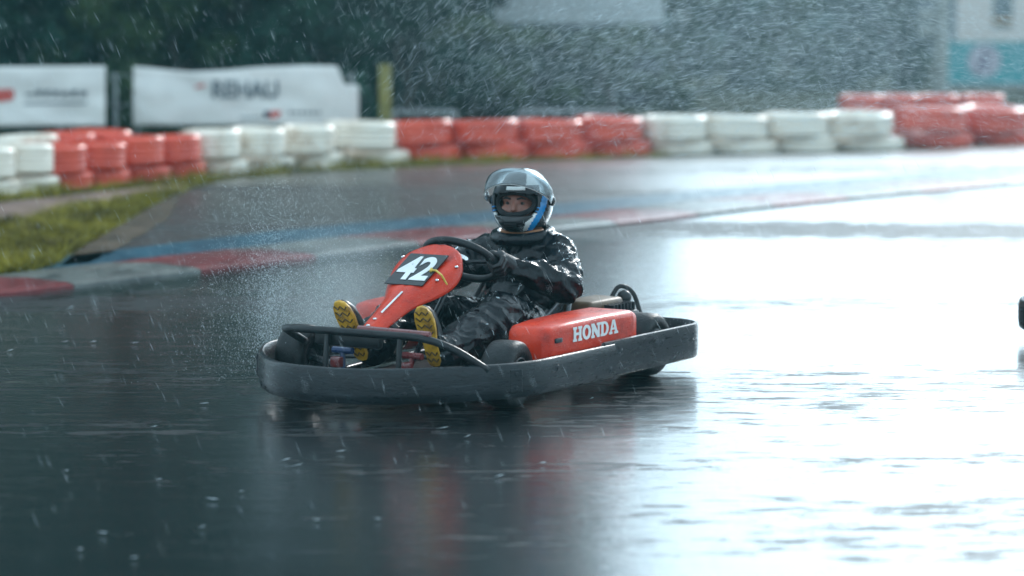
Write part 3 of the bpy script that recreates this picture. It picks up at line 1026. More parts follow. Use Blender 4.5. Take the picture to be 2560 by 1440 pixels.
# ------------------------------------------------------------------ the kart (x forward, y to the driver's left, z up)
KART_LOC, KART_RZ = (-.20, 10.74, 0.0), R(238)

def bumper_outline(n_corner=12):
    """half outline front to rear on the left side, mirrored afterwards"""
    W, XR = .60, -.975
    pts = []
    for q in smoothpath([(.985, 0, 0), (.98, .10, 0), (.945, .20, 0), (.875, .30, 0), (.775, .40, 0), (.66, .49, 0), (.53, .565, 0), (.40, .60, 0)], 3):
        pts.append((q.x, q.y))
    for x in (.3, .1, -.1, -.3, -.5, -.7): pts.append((x, W))
    for i in range(n_corner + 1):
        a = R(90) * i / n_corner
        pts.append((XR + .16 - .16 * math.sin(a), W - .16 + .16 * math.cos(a)))
    return pts

def band(half, z0, z1, th, bulge, name, mat, parent, x_from=None, x_to=None, proud=0.0):
    pts = [p for p in half if (x_from is None or p[0] <= x_from + 1e-6) and (x_to is None or p[0] >= x_to - 1e-6)]
    left = [(x, y) for x, y in pts]
    right = [(x, -y) for x, y in reversed(pts) if y > 1e-6]
    if x_to is not None and x_to > -1: path = right[::1] + left           # open at the back (front piece)
    else: path = left + right                                             # open at the front (rear piece)
    # outward normals
    rings = []
    n = len(path)
    for i, (x, y) in enumerate(path):
        a, b = path[max(0, i - 1)], path[min(n - 1, i + 1)]
        d = Vector((b[0] - a[0], b[1] - a[1], 0)).normalized()
        nr = Vector((d.y, -d.x, 0))
        if nr.dot(Vector((x - .0, y * 1.6, 0))) < 0: nr = -nr
        p = Vector((x, y, 0)) + nr * proud
        rings.append([p + nr * o_ + Vector((0, 0, z)) for o_, z in
                      ((-th, z0), (-th * .3, z0 - .006), (bulge * .4, z0), (bulge, z0 + .03), (bulge, z1 - .03), (bulge * .5, z1 - .008), (0, z1), (-th * .6, z1 + .003), (-th, z1 - .004), (-th, (z0 + z1) / 2))])
    return MB().loft(rings, True, True).build(name, mat, parent, fix=True, auto=50)

def wheel(parent, c, rad, wid, steer):
    """tyre > rim with hub; axle along local y"""
    Mw = Matrix.Translation(c) @ Matrix.Rotation(steer, 4, 'Z') @ Matrix.Rotation(R(-90), 4, 'X')
    h = wid / 2
    pr = [(rad * .50, -h * .86), (rad * .62, -h), (rad * .86, -h * .98), (rad * .96, -h * .82), (rad, -h * .5), (rad * 1.005, 0), (rad, h * .5), (rad * .96, h * .82), (rad * .86, h * .98), (rad * .62, h), (rad * .50, h * .86)]
    t = MB().lathe(pr, 32, Mw).build('wheel', M['rubber'], parent, smooth=True, fix=True)
    pr = [(rad * .52, -h * .90), (rad * .47, -h * .92), (rad * .44, -h * .5), (rad * .3, -h * .3), (.03, -h * .28), (.001, -h * .28)]
    MB().lathe(pr, 24, Mw).build('rim', M['steel'], t, auto=40, fix=True)
    pr = [(rad * .52, h * .90), (rad * .47, h * .92), (rad * .44, h * .5), (rad * .3, h * .3), (.035, h * .32), (.033, h * .75), (.001, h * .75)]
    MB().lathe(pr, 24, Mw).build('hub', M['steel'], t, auto=40, fix=True)
    return t

def slab_letters():
    """outlines of H O N D A in a bold slab face, cap height 1, each (advance, [polygons])"""
    def rect(x0, y0, x1, y1): return [(x0, y0), (x1, y0), (x1, y1), (x0, y1)]
    st, sl = .24, .17
    H = [rect(.08, sl, .08 + st, 1 - sl), rect(.68, sl, .68 + st, 1 - sl), rect(0, 0, .42, sl), rect(.58, 0, 1.0, sl), rect(0, 1 - sl, .42, 1), rect(.58, 1 - sl, 1.0, 1), rect(.08 + st, .42, .68, .60)]
    n = 28
    O = []
    for i in range(n):
        a, b = 6.28318 * i / n, 6.28318 * (i + 1) / n
        O.append([(.48 + .48 * math.cos(a), .5 + .51 * math.sin(a)), (.48 + .48 * math.cos(b), .5 + .51 * math.sin(b)), (.48 + .22 * math.cos(b), .5 + .31 * math.sin(b)), (.48 + .22 * math.cos(a), .5 + .31 * math.sin(a))])
    N = [rect(.08, sl, .08 + st * .8, 1), rect(.76, 0, .76 + st * .8, 1 - sl), rect(0, 0, .38, sl), rect(.64, 1 - sl, 1.04, 1), [(.0, 1), (.0, .83), (.68, 0), (.76, 0), (.95, 0), (.95, .12), (.33, 1)]]
    D = [rect(.08, sl, .08 + st, 1 - sl), rect(0, 0, .45, sl), rect(0, 1 - sl, .45, 1)]
    for i in range(12):
        a, b = R(-90 + 15 * i), R(-90 + 15 * (i + 1))
        D.append([(.45 + .48 * math.cos(a), .5 + .5 * math.sin(a)), (.45 + .48 * math.cos(b), .5 + .5 * math.sin(b)), (.45 + .23 * math.cos(b), .5 + .33 * math.sin(b)), (.45 + .23 * math.cos(a), .5 + .33 * math.sin(a))])
    A = [[(.10, sl), (.27, sl), (.56, 1), (.40, 1)], [(.40, 1), (.66, 1), (.96, sl), (.70, sl)], rect(.0, 0, .38, sl), rect(.60, 0, 1.06, sl), rect(.26, .30, .74, .44)]
    return [(1.06, H), (1.02, O), (1.08, N), (1.0, D), (1.06, A)]

def make_kart():
    k = empty('go_kart', KART_LOC, KART_RZ)
    half = bumper_outline()
    fb = [p for p in half if p[0] >= -.2 or True]
    half2 = []
    for a, b in zip(half, half[1:] + [half[-1]]):
        half2.append(a)
    half2.insert([i for i, p in enumerate(half2) if p[0] < -.165][0], (-.165, .60))
    band(half2, .060, .183, .018, .008, 'front_bumper', M['bumper'], k, x_to=-.165, proud=.006)
    band(half2, .060, .194, .016, .004, 'rear_bumper', M['bumper'], k, x_from=-.10)
    for (x, y, z) in ((.28, .616, .145), (-.22, .606, .15), (-.55, .606, .15), (-.12, .616, .09)):
        MB().lathe([(.001, .004), (.007, .004), (.009, 0), (.015, -.001), (.015, -.004)], 12, Matrix.Translation((x, y, z)) @ Matrix.Rotation(R(-90), 4, 'X')).build('bumper_bolt', M['steel'], k, auto=30)
    for x, y, an in ((-.165, .612, 90), (.52, .572, 58), (.86, .31, 40), (.965, -.12, 0), (.66, -.495, -50), (.86, -.31, -40)):
        Mj = Matrix.Translation((x, y, .121)) @ Matrix.Rotation(R(an), 4, 'Z')
        if abs(x + .165) > .01:
            MB().rbox((.013, 0, 0), (.006, .05, .085), .002, 1, None).build('joint_plate', M['bumper'], k, auto=30).matrix_local = Mj
        for zz in (-.026, .026):
            b_ = MB().lathe([(.001, .005), (.006, .004), (.008, 0)], 10, Matrix.Rotation(R(90), 4, 'Y')).build('bumper_bolt', M['steel'], k, auto=30)
            b_.matrix_local = Mj @ Matrix.Translation((.016, 0, zz))
    # floor and tubes
    mb = MB()
    mb.prism([(.70, -.22), (.78, -.12), (.78, .12), (.70, .22), (.2, .30), (-.62, .30), (-.62, -.30), (.2, -.30)], .006, Matrix.Translation((0, 0, .058)))
    mb.build('floor_pan', M['black'], k, fix=True)
    for sg in (-1, 1):
        MB().tube(smoothpath([(.80, sg * .20, .09), (.55, sg * .26, .085), (.2, sg * .31, .085), (-.3, sg * .32, .085), (-.75, sg * .30, .09)], 5), .015, 8).build('frame_rail', M['steel'], k, smooth=True)
        MB().tube(smoothpath([(.12, sg * .32, .10), (.10, sg * .46, .11), (-.1, sg * .52, .115), (-.3, sg * .46, .11), (-.33, sg * .32, .10)], 5), .012, 8).build('side_bar', M['steel'], k, smooth=True)
    MB().tube([(-.62, -.52, .13), (-.62, .52, .13)], .02, 10).build('rear_axle', M['steel'], k)
    MB().tube(smoothpath([(.80, -.20, .09), (.82, 0, .09), (.80, .20, .09)], 5), .014, 8).build('cross_tube', M['steel'], k, smooth=True)
    # front bar: high tube over the pedals, bent down to the left and right
    MB().tube(smoothpath([(.50, -.40, .20), (.62, -.39, .255), (.715, -.33, .278), (.748, -.24, .284), (.755, -.1, .287), (.755, .12, .287), (.745, .31, .283), (.70, .42, .245), (.62, .52, .165)], 6), .0150, 10).build('front_bar', M['black'], k, smooth=True)
    for y in (-.11, .22):
        MB().tube([(.752, y, .285), (.775, y, .09)], .011, 8).build('bar_upright', M['black'], k)
    MB().rbox((.728, -.03, .262), (.03, .30, .07), .012).build('front_mount', M['black'], k, auto=40)
    MB().tube([(.735, .02, .30), (.735, .34, .297)], .013, 8).build('pedal_bar', M['maroon'], k)
    # wheels
    wheel(k, (.42, .475, .127), .127, .125, R(7))
    wheel(k, (.42, -.475, .127), .127, .125, R(7))
    wheel(k, (-.62, .455, .128), .128, .19, 0)
    wheel(k, (-.62, -.455, .128), .128, .19, 0)
    for sg in (-1, 1):
        MB().tube([(.42, sg * .30, .10), (.42, sg * .43, .127)], .016, 8).build('stub_axle', M['steel'], k)
        MB().tube([(.33, sg * .03, .15), (.34, sg * .40, .12)], .008, 8).build('tie_rod', M['steel'], k)
    # the red front panel with its number plate
    prof = [(.655, .288, .030, .022), (.63, .300, .043, .03), (.57, .330, .049, .036), (.48, .376, .056, .045), (.41, .414, .072, .055), (.355, .444, .108, .068), (.30, .474, .138, .074), (.25, .502, .150, .074), (.205, .530, .146, .066), (.175, .549, .126, .050), (.155, .562, .085, .03)]
    rings = []
    for i, (x, z, w, h) in enumerate(prof):
        r_ = min(.02, w * .4)
        row = []
        top = [(-w - .006, -h), (-w, -h * .55), (-w + r_ * .25, -r_ * .5), (-w + r_, 0), (-w * .45, .006), (-.012, .009), (0, .004), (.012, .009), (w * .45, .006), (w - r_, 0), (w - r_ * .25, -r_ * .5), (w, -h * .55), (w + .006, -h)]
        for y, dz in top:
            row.append(Vector((x + dz * -.25, y, z + dz)))
        rings.append(row)
    o = MB().loft(rings, False, False).build('front_panel', M['red'], k, smooth=True)
    sb = o.modifiers.new('b', 'SUBSURF'); sb.levels = 1
    so = o.modifiers.new('s', 'SOLIDIFY'); so.thickness = .005; so.offset = -1
    bake(o)
    panel = o
    # plate frame: origin at plate centre, x to the kart's left, y up the slope
    sl = Vector((-.85, 0, .527)).normalized()
    nrm = Vector((.527, 0, .85)).normalized()
    Mp = Matrix(((0, sl.x, nrm.x, .305), (1, sl.y, nrm.y, -.008), (0, sl.z, nrm.z, .482), (0, 0, 0, 1)))
    pl = MB().prism([(-.093, -.098), (.082, -.098), (.095, .098), (-.082, .098)], .004, Mp).build('number_plate', M['plate'], k, fix=True)
    t = text_mesh('42', .2, .0055, .0012)
    lo = [min(v.co[i] for v in t.vertices) for i in range(2)]; hi = [max(v.co[i] for v in t.vertices) for i in range(2)]
    S = Matrix.Diagonal((.156 / (hi[0] - lo[0]), .148 / (hi[1] - lo[1]), 1, 1)) @ Matrix.Translation((-(lo[0] + hi[0]) / 2, -(lo[1] + hi[1]) / 2, 0))
    place_text(t, 'number', M['white'], pl, Mp @ Matrix.Translation((0, .004, .0058)) @ S)
    MB().tube([Mp @ Vector(q) for q in ((.07, -.002, .006), (.098, -.008, .010), (.128, -.022, .0), (.142, -.028, -.04))], .0042, 6).build('cable_tie', M['tie'], k)
    MB().tube([Mp @ Vector(q) for q in ((.068, .006, .007), (.074, -.012, .007))], .0055, 6).build('tie_head', M['tie'], k)
    for q in ((.645, 0, .302), (.60, .0, .322)):
        MB().ball(q, (.009, .009, .005), 10, 6).build('panel_bolt', M['bolt'], k, smooth=True)
    for q in ((.25, .14, .497), (.34, .11, .452), (.22, -.13, .52)):
        MB().ball(q, (.008, .008, .006), 10, 6).build('panel_bolt', M['bolt'], k, smooth=True)
    MB().tube([(.575, .012, .343), (.44, .016, .411)], .004, 6).build('trim_strip', M['bolt'], k)
    # side pods
    for sg in (1, -1):
        secs = []
        for x, y0, y1, z0, z1 in ((.275, .40, .535, .12, .255), (.262, .385, .556, .105, .278), (.235, .375, .566, .10, .288), (.10, .36, .570, .095, .294), (-.15, .35, .572, .095, .297), (-.37, .35, .572, .095, .295), (-.405, .355, .566, .10, .285), (-.415, .37, .55, .115, .265)):
            if sg == -1: x = -.05 + (x - .275) * .36 / .69 
            r_ = .026
            pts = []
            for (cy, cz, a0) in ((y1 - r_, z1 - r_, 0), (y0 + r_, z1 - r_, 90), (y0 + r_, z0 + r_, 180), (y1 - r_, z0 + r_, 270)):
                for q in range(5):
                    a = R(a0 + 22.5 * q)
                    pts.append(Vector((x, sg * (cy + r_ * math.cos(a)), cz + r_ * math.sin(a))))
            secs.append(pts)
        pod = MB().loft(secs, True, True).build('side_pod', M['red'], k, fix=True, auto=55)
        if sg == 1:
            mb = MB()
            x0 = 0.0
            Ml = Matrix(((-1, 0, 0, .098), (0, 0, 1, .5715), (0, 1, 0, .218), (0, 0, 0, 1)))
            tot = sum(a for a, _ in slab_letters())
            for adv, polys in slab_letters():
                for pg in polys:
                    mb.prism([((x0 + x) * .345 / tot, y * .056) for x, y in pg], .0022 + .0001 * (hash((x0, pg[0])) % 5), Ml)
                x0 += adv
            mb.build('lettering', M['white'], pod, fix=True)
            MB().rbox((.20, .568, .235), (.05, .012, .018), .004).build('latch', M['steel'], pod, auto=30)
    # steering wheel and column
    ax = Vector((-.62, 0, .785)).normalized()
    c = Vector((.0, 0, .498))
    e1 = Vector((0, 1, 0)); e2 = ax.cross(e1).normalized()
    rim = []
    for i in range(40):
        a = 2 * math.pi * i / 40
        rr_ = .150
        q = c + (e1 * math.cos(a) * 1.03 + e2 * math.sin(a) * .92) * rr_
        rim.append(q)
    sw = MB().tube(rim, .0155, 12, closed=True).build('steering_wheel', M['black'], k, smooth=True, fix=True)
    for an in (0, 180, 270):
        a = R(an)
        MB().tube([c + (e1 * math.cos(a) + e2 * math.sin(a)) * .02 - ax * .01, c + (e1 * math.cos(a) * 1.03 + e2 * math.sin(a) * .92) * .142], .009, 6).build('spoke', M['steel'], sw)
    MB().lathe([(.001, .008), (.03, .008), (.034, -.01), (.001, -.01)], 16, Matrix.Translation(c) @ ax.to_track_quat('Z', 'Y').to_matrix().to_4x4()).build('wheel_hub', M['bolt'], sw, auto=30)
    MB().tube([c, (.36, 0, .12)], .011, 8).build('steering_column', M['steel'], k)
    MB().tube([(.19, .05, .52), (.12, .06, .56)], .005, 6).build('panel_stay', M['bolt'], k)
    # seat: a bucket shell, open towards the front
    rings = []
    for (x, z, w, up) in ((-.10, .10, .17, .05), (-.22, .085, .185, .12), (-.36, .08, .19, .19), (-.48, .11, .19, .23), (-.56, .19, .19, .20), (-.61, .30, .185, .12), (-.645, .40, .17, .06), (-.655, .43, .14, .02)):
        tilt = max(0, min(1, (-.40 - x) / .25))
        row = []
        for a_ in (-1, -.96, -.8, -.45, 0, .45, .8, .96, 1):
            lift = up * (abs(a_) ** 5)
            row.append(Vector((x + lift * .9 * tilt, a_ * w, z + lift * (1 - .6 * tilt))))
        rings.append(row)
    o = MB().loft(rings, False, False).build('seat', M['grey_seat'], k, smooth=True)
    sb = o.modifiers.new('b', 'SUBSURF'); sb.levels = 1
    so = o.modifiers.new('s', 'SOLIDIFY'); so.thickness = .009; so.offset = 0
    bake(o)
    MB().tube([(-.50, .21, .36), (-.33, .27, .10)], .010, 8).build('seat_stay', M['grey_seat'], k)
    MB().tube([(-.50, -.21, .36), (-.33, -.27, .10)], .010, 8).build('seat_stay', M['grey_seat'], k)
    # engine and tank behind the seat
    en = MB().rbox((-.72, .25, .17), (.22, .20, .15), .02).build('engine', M['black'], k, auto=40)
    for i in range(7):
        MB().box((-.80 + .028 * i, .25, .255), (.010, .17, .04)).build('cooling_fin', M['steel'], en)
    MB().rbox((-.66, .215, .268), (.27, .15, .055), .02, 3).build('tank', M['tan'], en, auto=50)
    MB().ball((-.845, .26, .285), (.032, .032, .03), 14, 8).build('filler_cap', M['black'], en, smooth=True)
    MB().tube(smoothpath([(-.80, .22, .28), (-.84, .24, .33), (-.90, .27, .30), (-.92, .30, .2)], 5), .010, 8).build('hose', M['rubber'], en, smooth=True)
    MB().tube([(-.83, .06, .20), (-.83, .30, .20), (-.95, .36, .19)], .024, 10).build('exhaust', M['steel'], k, smooth=True)
    MB().rbox((-.78, -.22, .17), (.20, .20, .16), .02).build('chain_guard', M['black'], k, auto=40)
    # pedals
    for y, mt in ((.20, 'maroon'), (-.20, 'blue_part')):
        p_ = MB().tube([(.60, y * .75, .07), (.585, y * .8, .19)], .010, 8).build('pedal', M[mt], k)
        MB().tube([(.585, y * .8 - .045, .19), (.585, y * .8 + .045, .19)], .013, 8).build('pedal_pad', M[mt], p_)
        MB().rbox((.625, y * .80, .15), (.03, .045, .04), .006).build('linkage', M['maroon'], p_, auto=30)
    MB().rbox((.17, .12, .155), (.20, .14, .012), .004, 2, Matrix.Rotation(R(8), 3, 'Y')).build('tray_cover', M['tan'], k, auto=40)
    return k

kart = make_kart()
tag(kart, 'red and black rental kart number 42 carrying the driver', 'go-kart', 'karts on the track')
kart2 = copy_tree(kart)
kart2.location = (KART_LOC[0] + 3.250, KART_LOC[1] + 1.60, 0)
tag(kart2, 'dark bumper of another kart cut off by the right edge', 'go-kart', 'karts on the track')

# ------------------------------------------------------------------ the driver (same axes as the kart)
def capsule(mb, a, b, ra, rb, seg=14):
    a, b = Vector(a), Vector(b)
    d = (b - a); L = d.length; d.normalize()
    pts, rad = [], []
    for i in range(5):
        t = R(90) * (i + .15) / 5
        pts.append(a - d * ra * math.cos(t)); rad.append(ra * math.sin(t))
    for i in range(1, 6):
        t = i / 6; pts.append(a.lerp(b, t)); rad.append(ra + (rb - ra) * t)
    for i in range(5):
        t = R(90) * (1 - (i + .15) / 5 + .03)
        pts.append(b + d * rb * math.cos(t)); rad.append(rb * max(.05, math.sin(t)))
    mb.tube(pts, rad, seg)

HEAD = Vector((-.455, .0, .690))       # middle of the helmet
HEAD_YAW = R(13)

def make_driver():
    p = empty('person', KART_LOC, KART_RZ)
    tag(p, 'driver in black wet rain suit and helmet sitting in the kart, hands on the wheel', 'person')
    mb = MB()
    # torso
    mb.ball((-.42, 0, .185), (.15, .165, .12), 20, 12)
    mb.ball((-.455, 0, .30), (.125, .165, .15), 20, 12)
    mb.ball((-.465, 0, .42), (.125, .185, .14), 20, 12)
    mb.ball((-.47, 0, .50), (.10, .175, .085), 20, 12)
    capsule(mb, (-.47, -.13, .500), (-.47, .13, .500), .072, .072)
    mb.ball((-.37, 0, .27), (.10, .13, .11), 16, 10)                    # folds over the lap
    # neck and head
    capsule(mb, (-.465, 0, .54), (-.455, 0, .63), .062, .058)
    Mh = Matrix.Translation(HEAD) @ Matrix.Rotation(HEAD_YAW, 4, 'Z')
    hb = MB()
    hb.ball((-.002, 0, .01), (.098, .078, .112), 24, 16)
    hb.ball((.055, 0, -.045), (.052, .052, .052), 16, 10)              # jaw
    capsule(hb, (.098, 0, .018), (.116, 0, -.014), .009, .014, 10)      # nose
    capsule(hb, (.088, -.042, .026), (.088, .042, .026), .013, .013, 10)  # brow
    for sg in (-1, 1): hb.ball((.078, sg * .04, -.02), (.026, .026, .024), 12, 8)   # cheeks
    mb.add([Mh @ Vector(v) for v in hb.v], hb.f)
    # legs: hip, knee, ankle, bulky trousers
    for sg in (-1, 1):
        capsule(mb, (-.40, sg * .095, .175), (.03, sg * .205, .300), .105, .082)
        capsule(mb, (.03, sg * .205, .300), (.24, sg * .205, .225), .084, .086)
        fy = .20 if sg == 1 else -.135
        capsule(mb, (.20, sg * .205, .238), (.435, fy, .178), .088, .060)
        capsule(mb, (.435, fy, .178), (.462, fy * 1.03, .225), .046, .044)
        # arms: shoulder, elbow, wrist
        capsule(mb, (-.465, sg * .180, .487), (-.31, sg * .288, .385), .078, .074)
        capsule(mb, (-.31, sg * .288, .385), (-.10, sg * .20, .462), .070, .046)
    body = mb.build('body', [M['suit'], M['skin'], M['liner']], p, fix=False)
    rm = body.modifiers.new('r', 'REMESH'); rm.mode = 'VOXEL'; rm.voxel_size = .0075
    sm = body.modifiers.new('s', 'SMOOTH'); sm.iterations = 4; sm.factor = .5
    bake(body)
    me = body.data
    inv = Mh.inverted()
    n = len(me.vertices)
    co = np.empty(n * 3); me.vertices.foreach_get('co', co); co = co.reshape(-1, 3)
    nr = np.empty(n * 3); me.vertices.foreach_get('normal', nr); nr = nr.reshape(-1, 3)
    for i in range(n):
        q = Vector(co[i])
        if (q - HEAD).length < .135: continue
        w = Vector((noise.noise(q * 5), noise.noise(q * 5 + Vector((9, 2, 4))), noise.noise(q * 5 + Vector((3, 7, 1))))) * .12
        a = noise.noise(Vector(((q.x + w.x) * 9.0, (q.y + w.y) * 9.0, (q.z + w.z) * 15.0)))
        b = noise.noise((q + w * .7) * 27.0 + Vector((5, 5, 5)))
        c = noise.noise(q * 6.0 + Vector((1, 8, 3)))
        d = .016 * ((1 - abs(a)) ** 3 - .4) + .0045 * ((1 - abs(b)) ** 3 - .4) + .012 * c
        co[i] += nr[i] * d
    me.vertices.foreach_set('co', co.ravel())
    mi = np.zeros(len(me.polygons), np.int32)
    for pg in me.polygons:
        q = inv @ pg.center
        if q.length < .14 and (pg.center.z > HEAD.z - .105):
            mi[pg.index] = 1 if (q.x > .03 and -.060 < q.z < .05 and abs(q.y) < .062) else 2
    me.polygons.foreach_set('material_index', mi)
    me.polygons.foreach_set('use_smooth', [True] * len(me.polygons))
    me.update()
    # beads of water along upward folds, whitened to read as wet glints
    rr2 = random.Random(5)
    nr2 = np.empty(n * 3); me.vertices.foreach_get('normal', nr2); nr2 = nr2.reshape(-1, 3)
    Pb, Db, Lb, Rb = [], [], [], []
    cand = rr2.sample(range(n), min(n, 26000))
    for i in cand:
        q = Vector(co[i])
        if (q - HEAD).length < .15 or nr2[i][2] < -.15 or nr2[i][0] < -.8: continue
        if noise.noise(q * 11 + Vector((2, 4, 6))) < .16: continue
        w = Vector((noise.noise(q * 5), noise.noise(q * 5 + Vector((9, 2, 4))), noise.noise(q * 5 + Vector((3, 7, 1))))) * .12
        a = noise.noise(Vector(((q.x + w.x) * 9.0, (q.y + w.y) * 9.0, (q.z + w.z) * 15.0)))
        if abs(a) > .05: continue
        Pb.append(co[i] + nr2[i] * .0012)
        t_ = Vector(nr2[i]).cross(Vector((rr2.uniform(-.5, .5), 1, rr2.uniform(-1, 1)))).normalized()
        Db.append(t_[:]); Lb.append(rr2.uniform(.003, .011)); Rb.append(rr2.uniform(.0012, .0026))
    Vb, Fb = drops(np.array(Pb), np.array(Db), np.array(Lb), np.array(Rb))
    tag(link_mesh('water_beads', soup('water_beads', Vb, Fb, None), M['drop'], p, True), kind='stuff')
    # eyes and brows
    for sg in (-1, 1):
        e_ = MB().ball(Mh @ Vector((.0845, sg * .031, .010)), .0105, 12, 8).build('eye', M['eye'], p, smooth=True)
        MB().ball(Mh @ Vector((.0920, sg * .031, .010)), (.0055, .0060, .0055), 8, 6).build('iris', M['liner'], e_, smooth=True)
        MB().tube([Mh @ Vector((.104, sg * .014, .027)), Mh @ Vector((.104, sg * .032, .032)), Mh @ Vector((.096, sg * .05, .026))], [.004, .005, .003], 6).build('eyebrow', M['liner'], p, smooth=True)
    # collar
    ring_ = []
    for i in range(28):
        a = 2 * math.pi * i / 28
        ring_.append((-.462 + .074 * math.cos(a), .080 * math.sin(a), .576 + .004 * math.cos(a)))
    MB().tube(ring_, .014, 10, closed=True).build('collar', M['collar'], p, smooth=True, fix=True)
    ring2 = [(-.462 + .105 * math.cos(2 * math.pi * i / 28), .112 * math.sin(2 * math.pi * i / 28), .563 - .014 * math.cos(2 * math.pi * i / 28)) for i in range(28)]
    MB().tube(ring2, .028, 10, closed=True).build('hood_roll', M['suit'], p, smooth=True, fix=True)
    # gloves: palm, four fingers and thumb closed round the rim
    ax = Vector((-.62, 0, .785)).normalized()
    e1 = Vector((0, 1, 0)); e2 = ax.cross(e1).normalized()
    c0 = Vector((.0, 0, .498))
    for sg in (-1, 1):
        ang = R(12) if sg == 1 else R(168)
        rad_ = e1 * math.cos(ang) * 1.03 + e2 * math.sin(ang) * .92
        P = c0 + rad_ * .150
        Rr = rad_.normalized()
        T = ax.cross(Rr).normalized()
        if T.z < 0: T = -T
        g = MB()
        wrist = Vector((-.105, sg * .198, .463))
        palm = P + ax * .034 + Rr * .012 - T * .002
        capsule(g, wrist, wrist.lerp(palm, .45), .040, .034, 12)
        capsule(g, wrist.lerp(palm, .45), palm, .034, .030, 12)
        capsule(g, palm - T * .028, palm + T * .030, .021, .021, 12)
        for i in range(4):
            off = T * (.036 - .0235 * i)
            L = (.92, 1.05, 1.0, .84)[i]
            k1 = P + off + Rr * .030 + ax * .020
            k2 = P + off + Rr * .030 * L - ax * .014
            k3 = P + off + Rr * .006 - ax * .031 * L
            k4 = P + off - Rr * .020 - ax * .016
            capsule(g, palm + off * .85 + Rr * .008, k1, .0125, .0115, 10)
            capsule(g, k1, k2, .0115, .0105, 10)
            capsule(g, k2, k3, .0105, .0095, 10)
            capsule(g, k3, k4, .0095, .0085, 10)
        capsule(g, palm + T * .02 - Rr * .005, P + T * .052 - Rr * .014 + ax * .026, .015, .012, 10)
        capsule(g, P + T * .052 - Rr * .014 + ax * .026, P + T * .050 - Rr * .026 - ax * .004, .012, .0095, 10)
        o = g.build('glove', M['glove'], p)
        rm = o.modifiers.new('r', 'REMESH'); rm.mode = 'VOXEL'; rm.voxel_size = .0042
        sm = o.modifiers.new('s', 'SMOOTH'); sm.iterations = 2; sm.factor = .4
        bake(o)
        o.data.polygons.foreach_set('use_smooth', [True] * len(o.data.polygons))
    # shoes: sole facing forward, toes up
    up = Vector((.36, 0, .93)).normalized()
    fw = Vector((.93, 0, -.36)).normalized()
    yw = R(20)
    fw = Vector((.93 * math.cos(yw), .93 * math.sin(yw), -.36)); up = Vector((.36 * math.cos(yw), .36 * math.sin(yw), .93)); sd_ = Vector((-math.sin(yw), math.cos(yw), 0))
    for sg in (-1, 1):
        base = Vector((.480, .198, .152)) if sg == 1 else Vector((.500, -.125, .155))
        tilt = -.03 if sg == 1 else -.16
        def S(u_, w_, d_): return base + up * (u_ * .93) + sd_ * (w_ * .82 + (tilt - .10) * u_) + fw * d_
        outl = [(-.005, .0), (.0, .022), (.02, .032), (.06, .033), (.11, .033), (.16, .043), (.20, .046), (.235, .040), (.258, .024), (.266, .0)]
        full = [(u_, w_) for u_, w_ in outl] + [(u_, -w_) for u_, w_ in reversed(outl[1:-1])]
        sh = MB().loft([[S(u_ * s_, w_ * s_, d_) for u_, w_ in full] for s_, d_ in ((.96, -.006), (1.0, -.002), (1.0, .012), (.96, .017))], True, True).build('shoe', M['yellow_sole'], p, fix=True, auto=45)
        rings = []
        for d_, s_, cut in ((-.006, .97, 1), (-.03, .95, 1), (-.055, .88, .98), (-.08, .72, .86), (-.105, .5, .6), (-.12, .42, .5)):
            rings.append([S(.01 + (u_ - .01) * s_ * cut, w_ * s_, d_) for u_, w_ in full])
        MB().loft(rings, True, True).build('upper', M['shoe'], sh, fix=True, smooth=True)
        for j, u0 in enumerate((.025, .055, .150, .180, .210, .238)):
            hw = float(np.interp(u0, [q[0] for q in outl], [q[1] for q in outl])) * .80
            pts = []
            for q in range(9):
                f = -1 + q / 4
                pts.append(S(u0 + (.008 if q % 4 in (0,) else (-.008 if q % 4 == 2 else 0)), f * hw, .0172))
            MB().tube(pts, .0030, 5).build('tread', M['tread'], sh)
    # helmet
    hel = make_helmet(p, Mh)
    return p

def shell_point(th, ph, grow=0.0):
    """helmet surface, th from the front to the left, ph upwards"""
    a, b, c = .150 + grow, .124 + grow, .138 + grow
    x, y, z = a * math.cos(ph) * math.cos(th), b * math.cos(ph) * math.sin(th), c * math.sin(ph)
    front = max(0, math.cos(th)) ** 2
    low = math.exp(-((math.degrees(ph) + 34) / 17) ** 2)
    x += .034 * front * low
    if x < 0: x *= 1.04
    if ph < 0: z *= 1.04
    return Vector((x - .004, y, z + .008))

def region(th, ph):
    t, p = math.degrees(th), math.degrees(ph)
    at_ = abs(t)
    # blue and white slash behind the cheek
    mid = 66 + (p + 0) * .40
    if -50 < p < 12:
        if abs(at_ - mid) < 8: return 3
        if p < -14 and -8 - 12 * min(1, (-14 - p) / 14) < at_ - mid < -8: return 2
    if 18 < p < 46:
        if abs(at_ - (76 + (p - 18) * .3)) < 5: return 3
        if -18 < at_ - (76 + (p - 18) * .3) < -5: return 2
        if 5 < at_ - (76 + (p - 18) * .3) < 9: return 2
    if p >= 34 and 30 + (p - 34) * .3 < at_ < 62: return 2
    if p >= 46 and 62 <= at_ < 100: return 2
    if p > 62 and at_ > 108: return 2
    if -26 < p < 6 and 96 < at_ < 112 and abs(p - (-10) - (at_ - 104) * 1.2) < 7: return 2
    if at_ > 84 and -34 < p < 34: return 1
    return 0

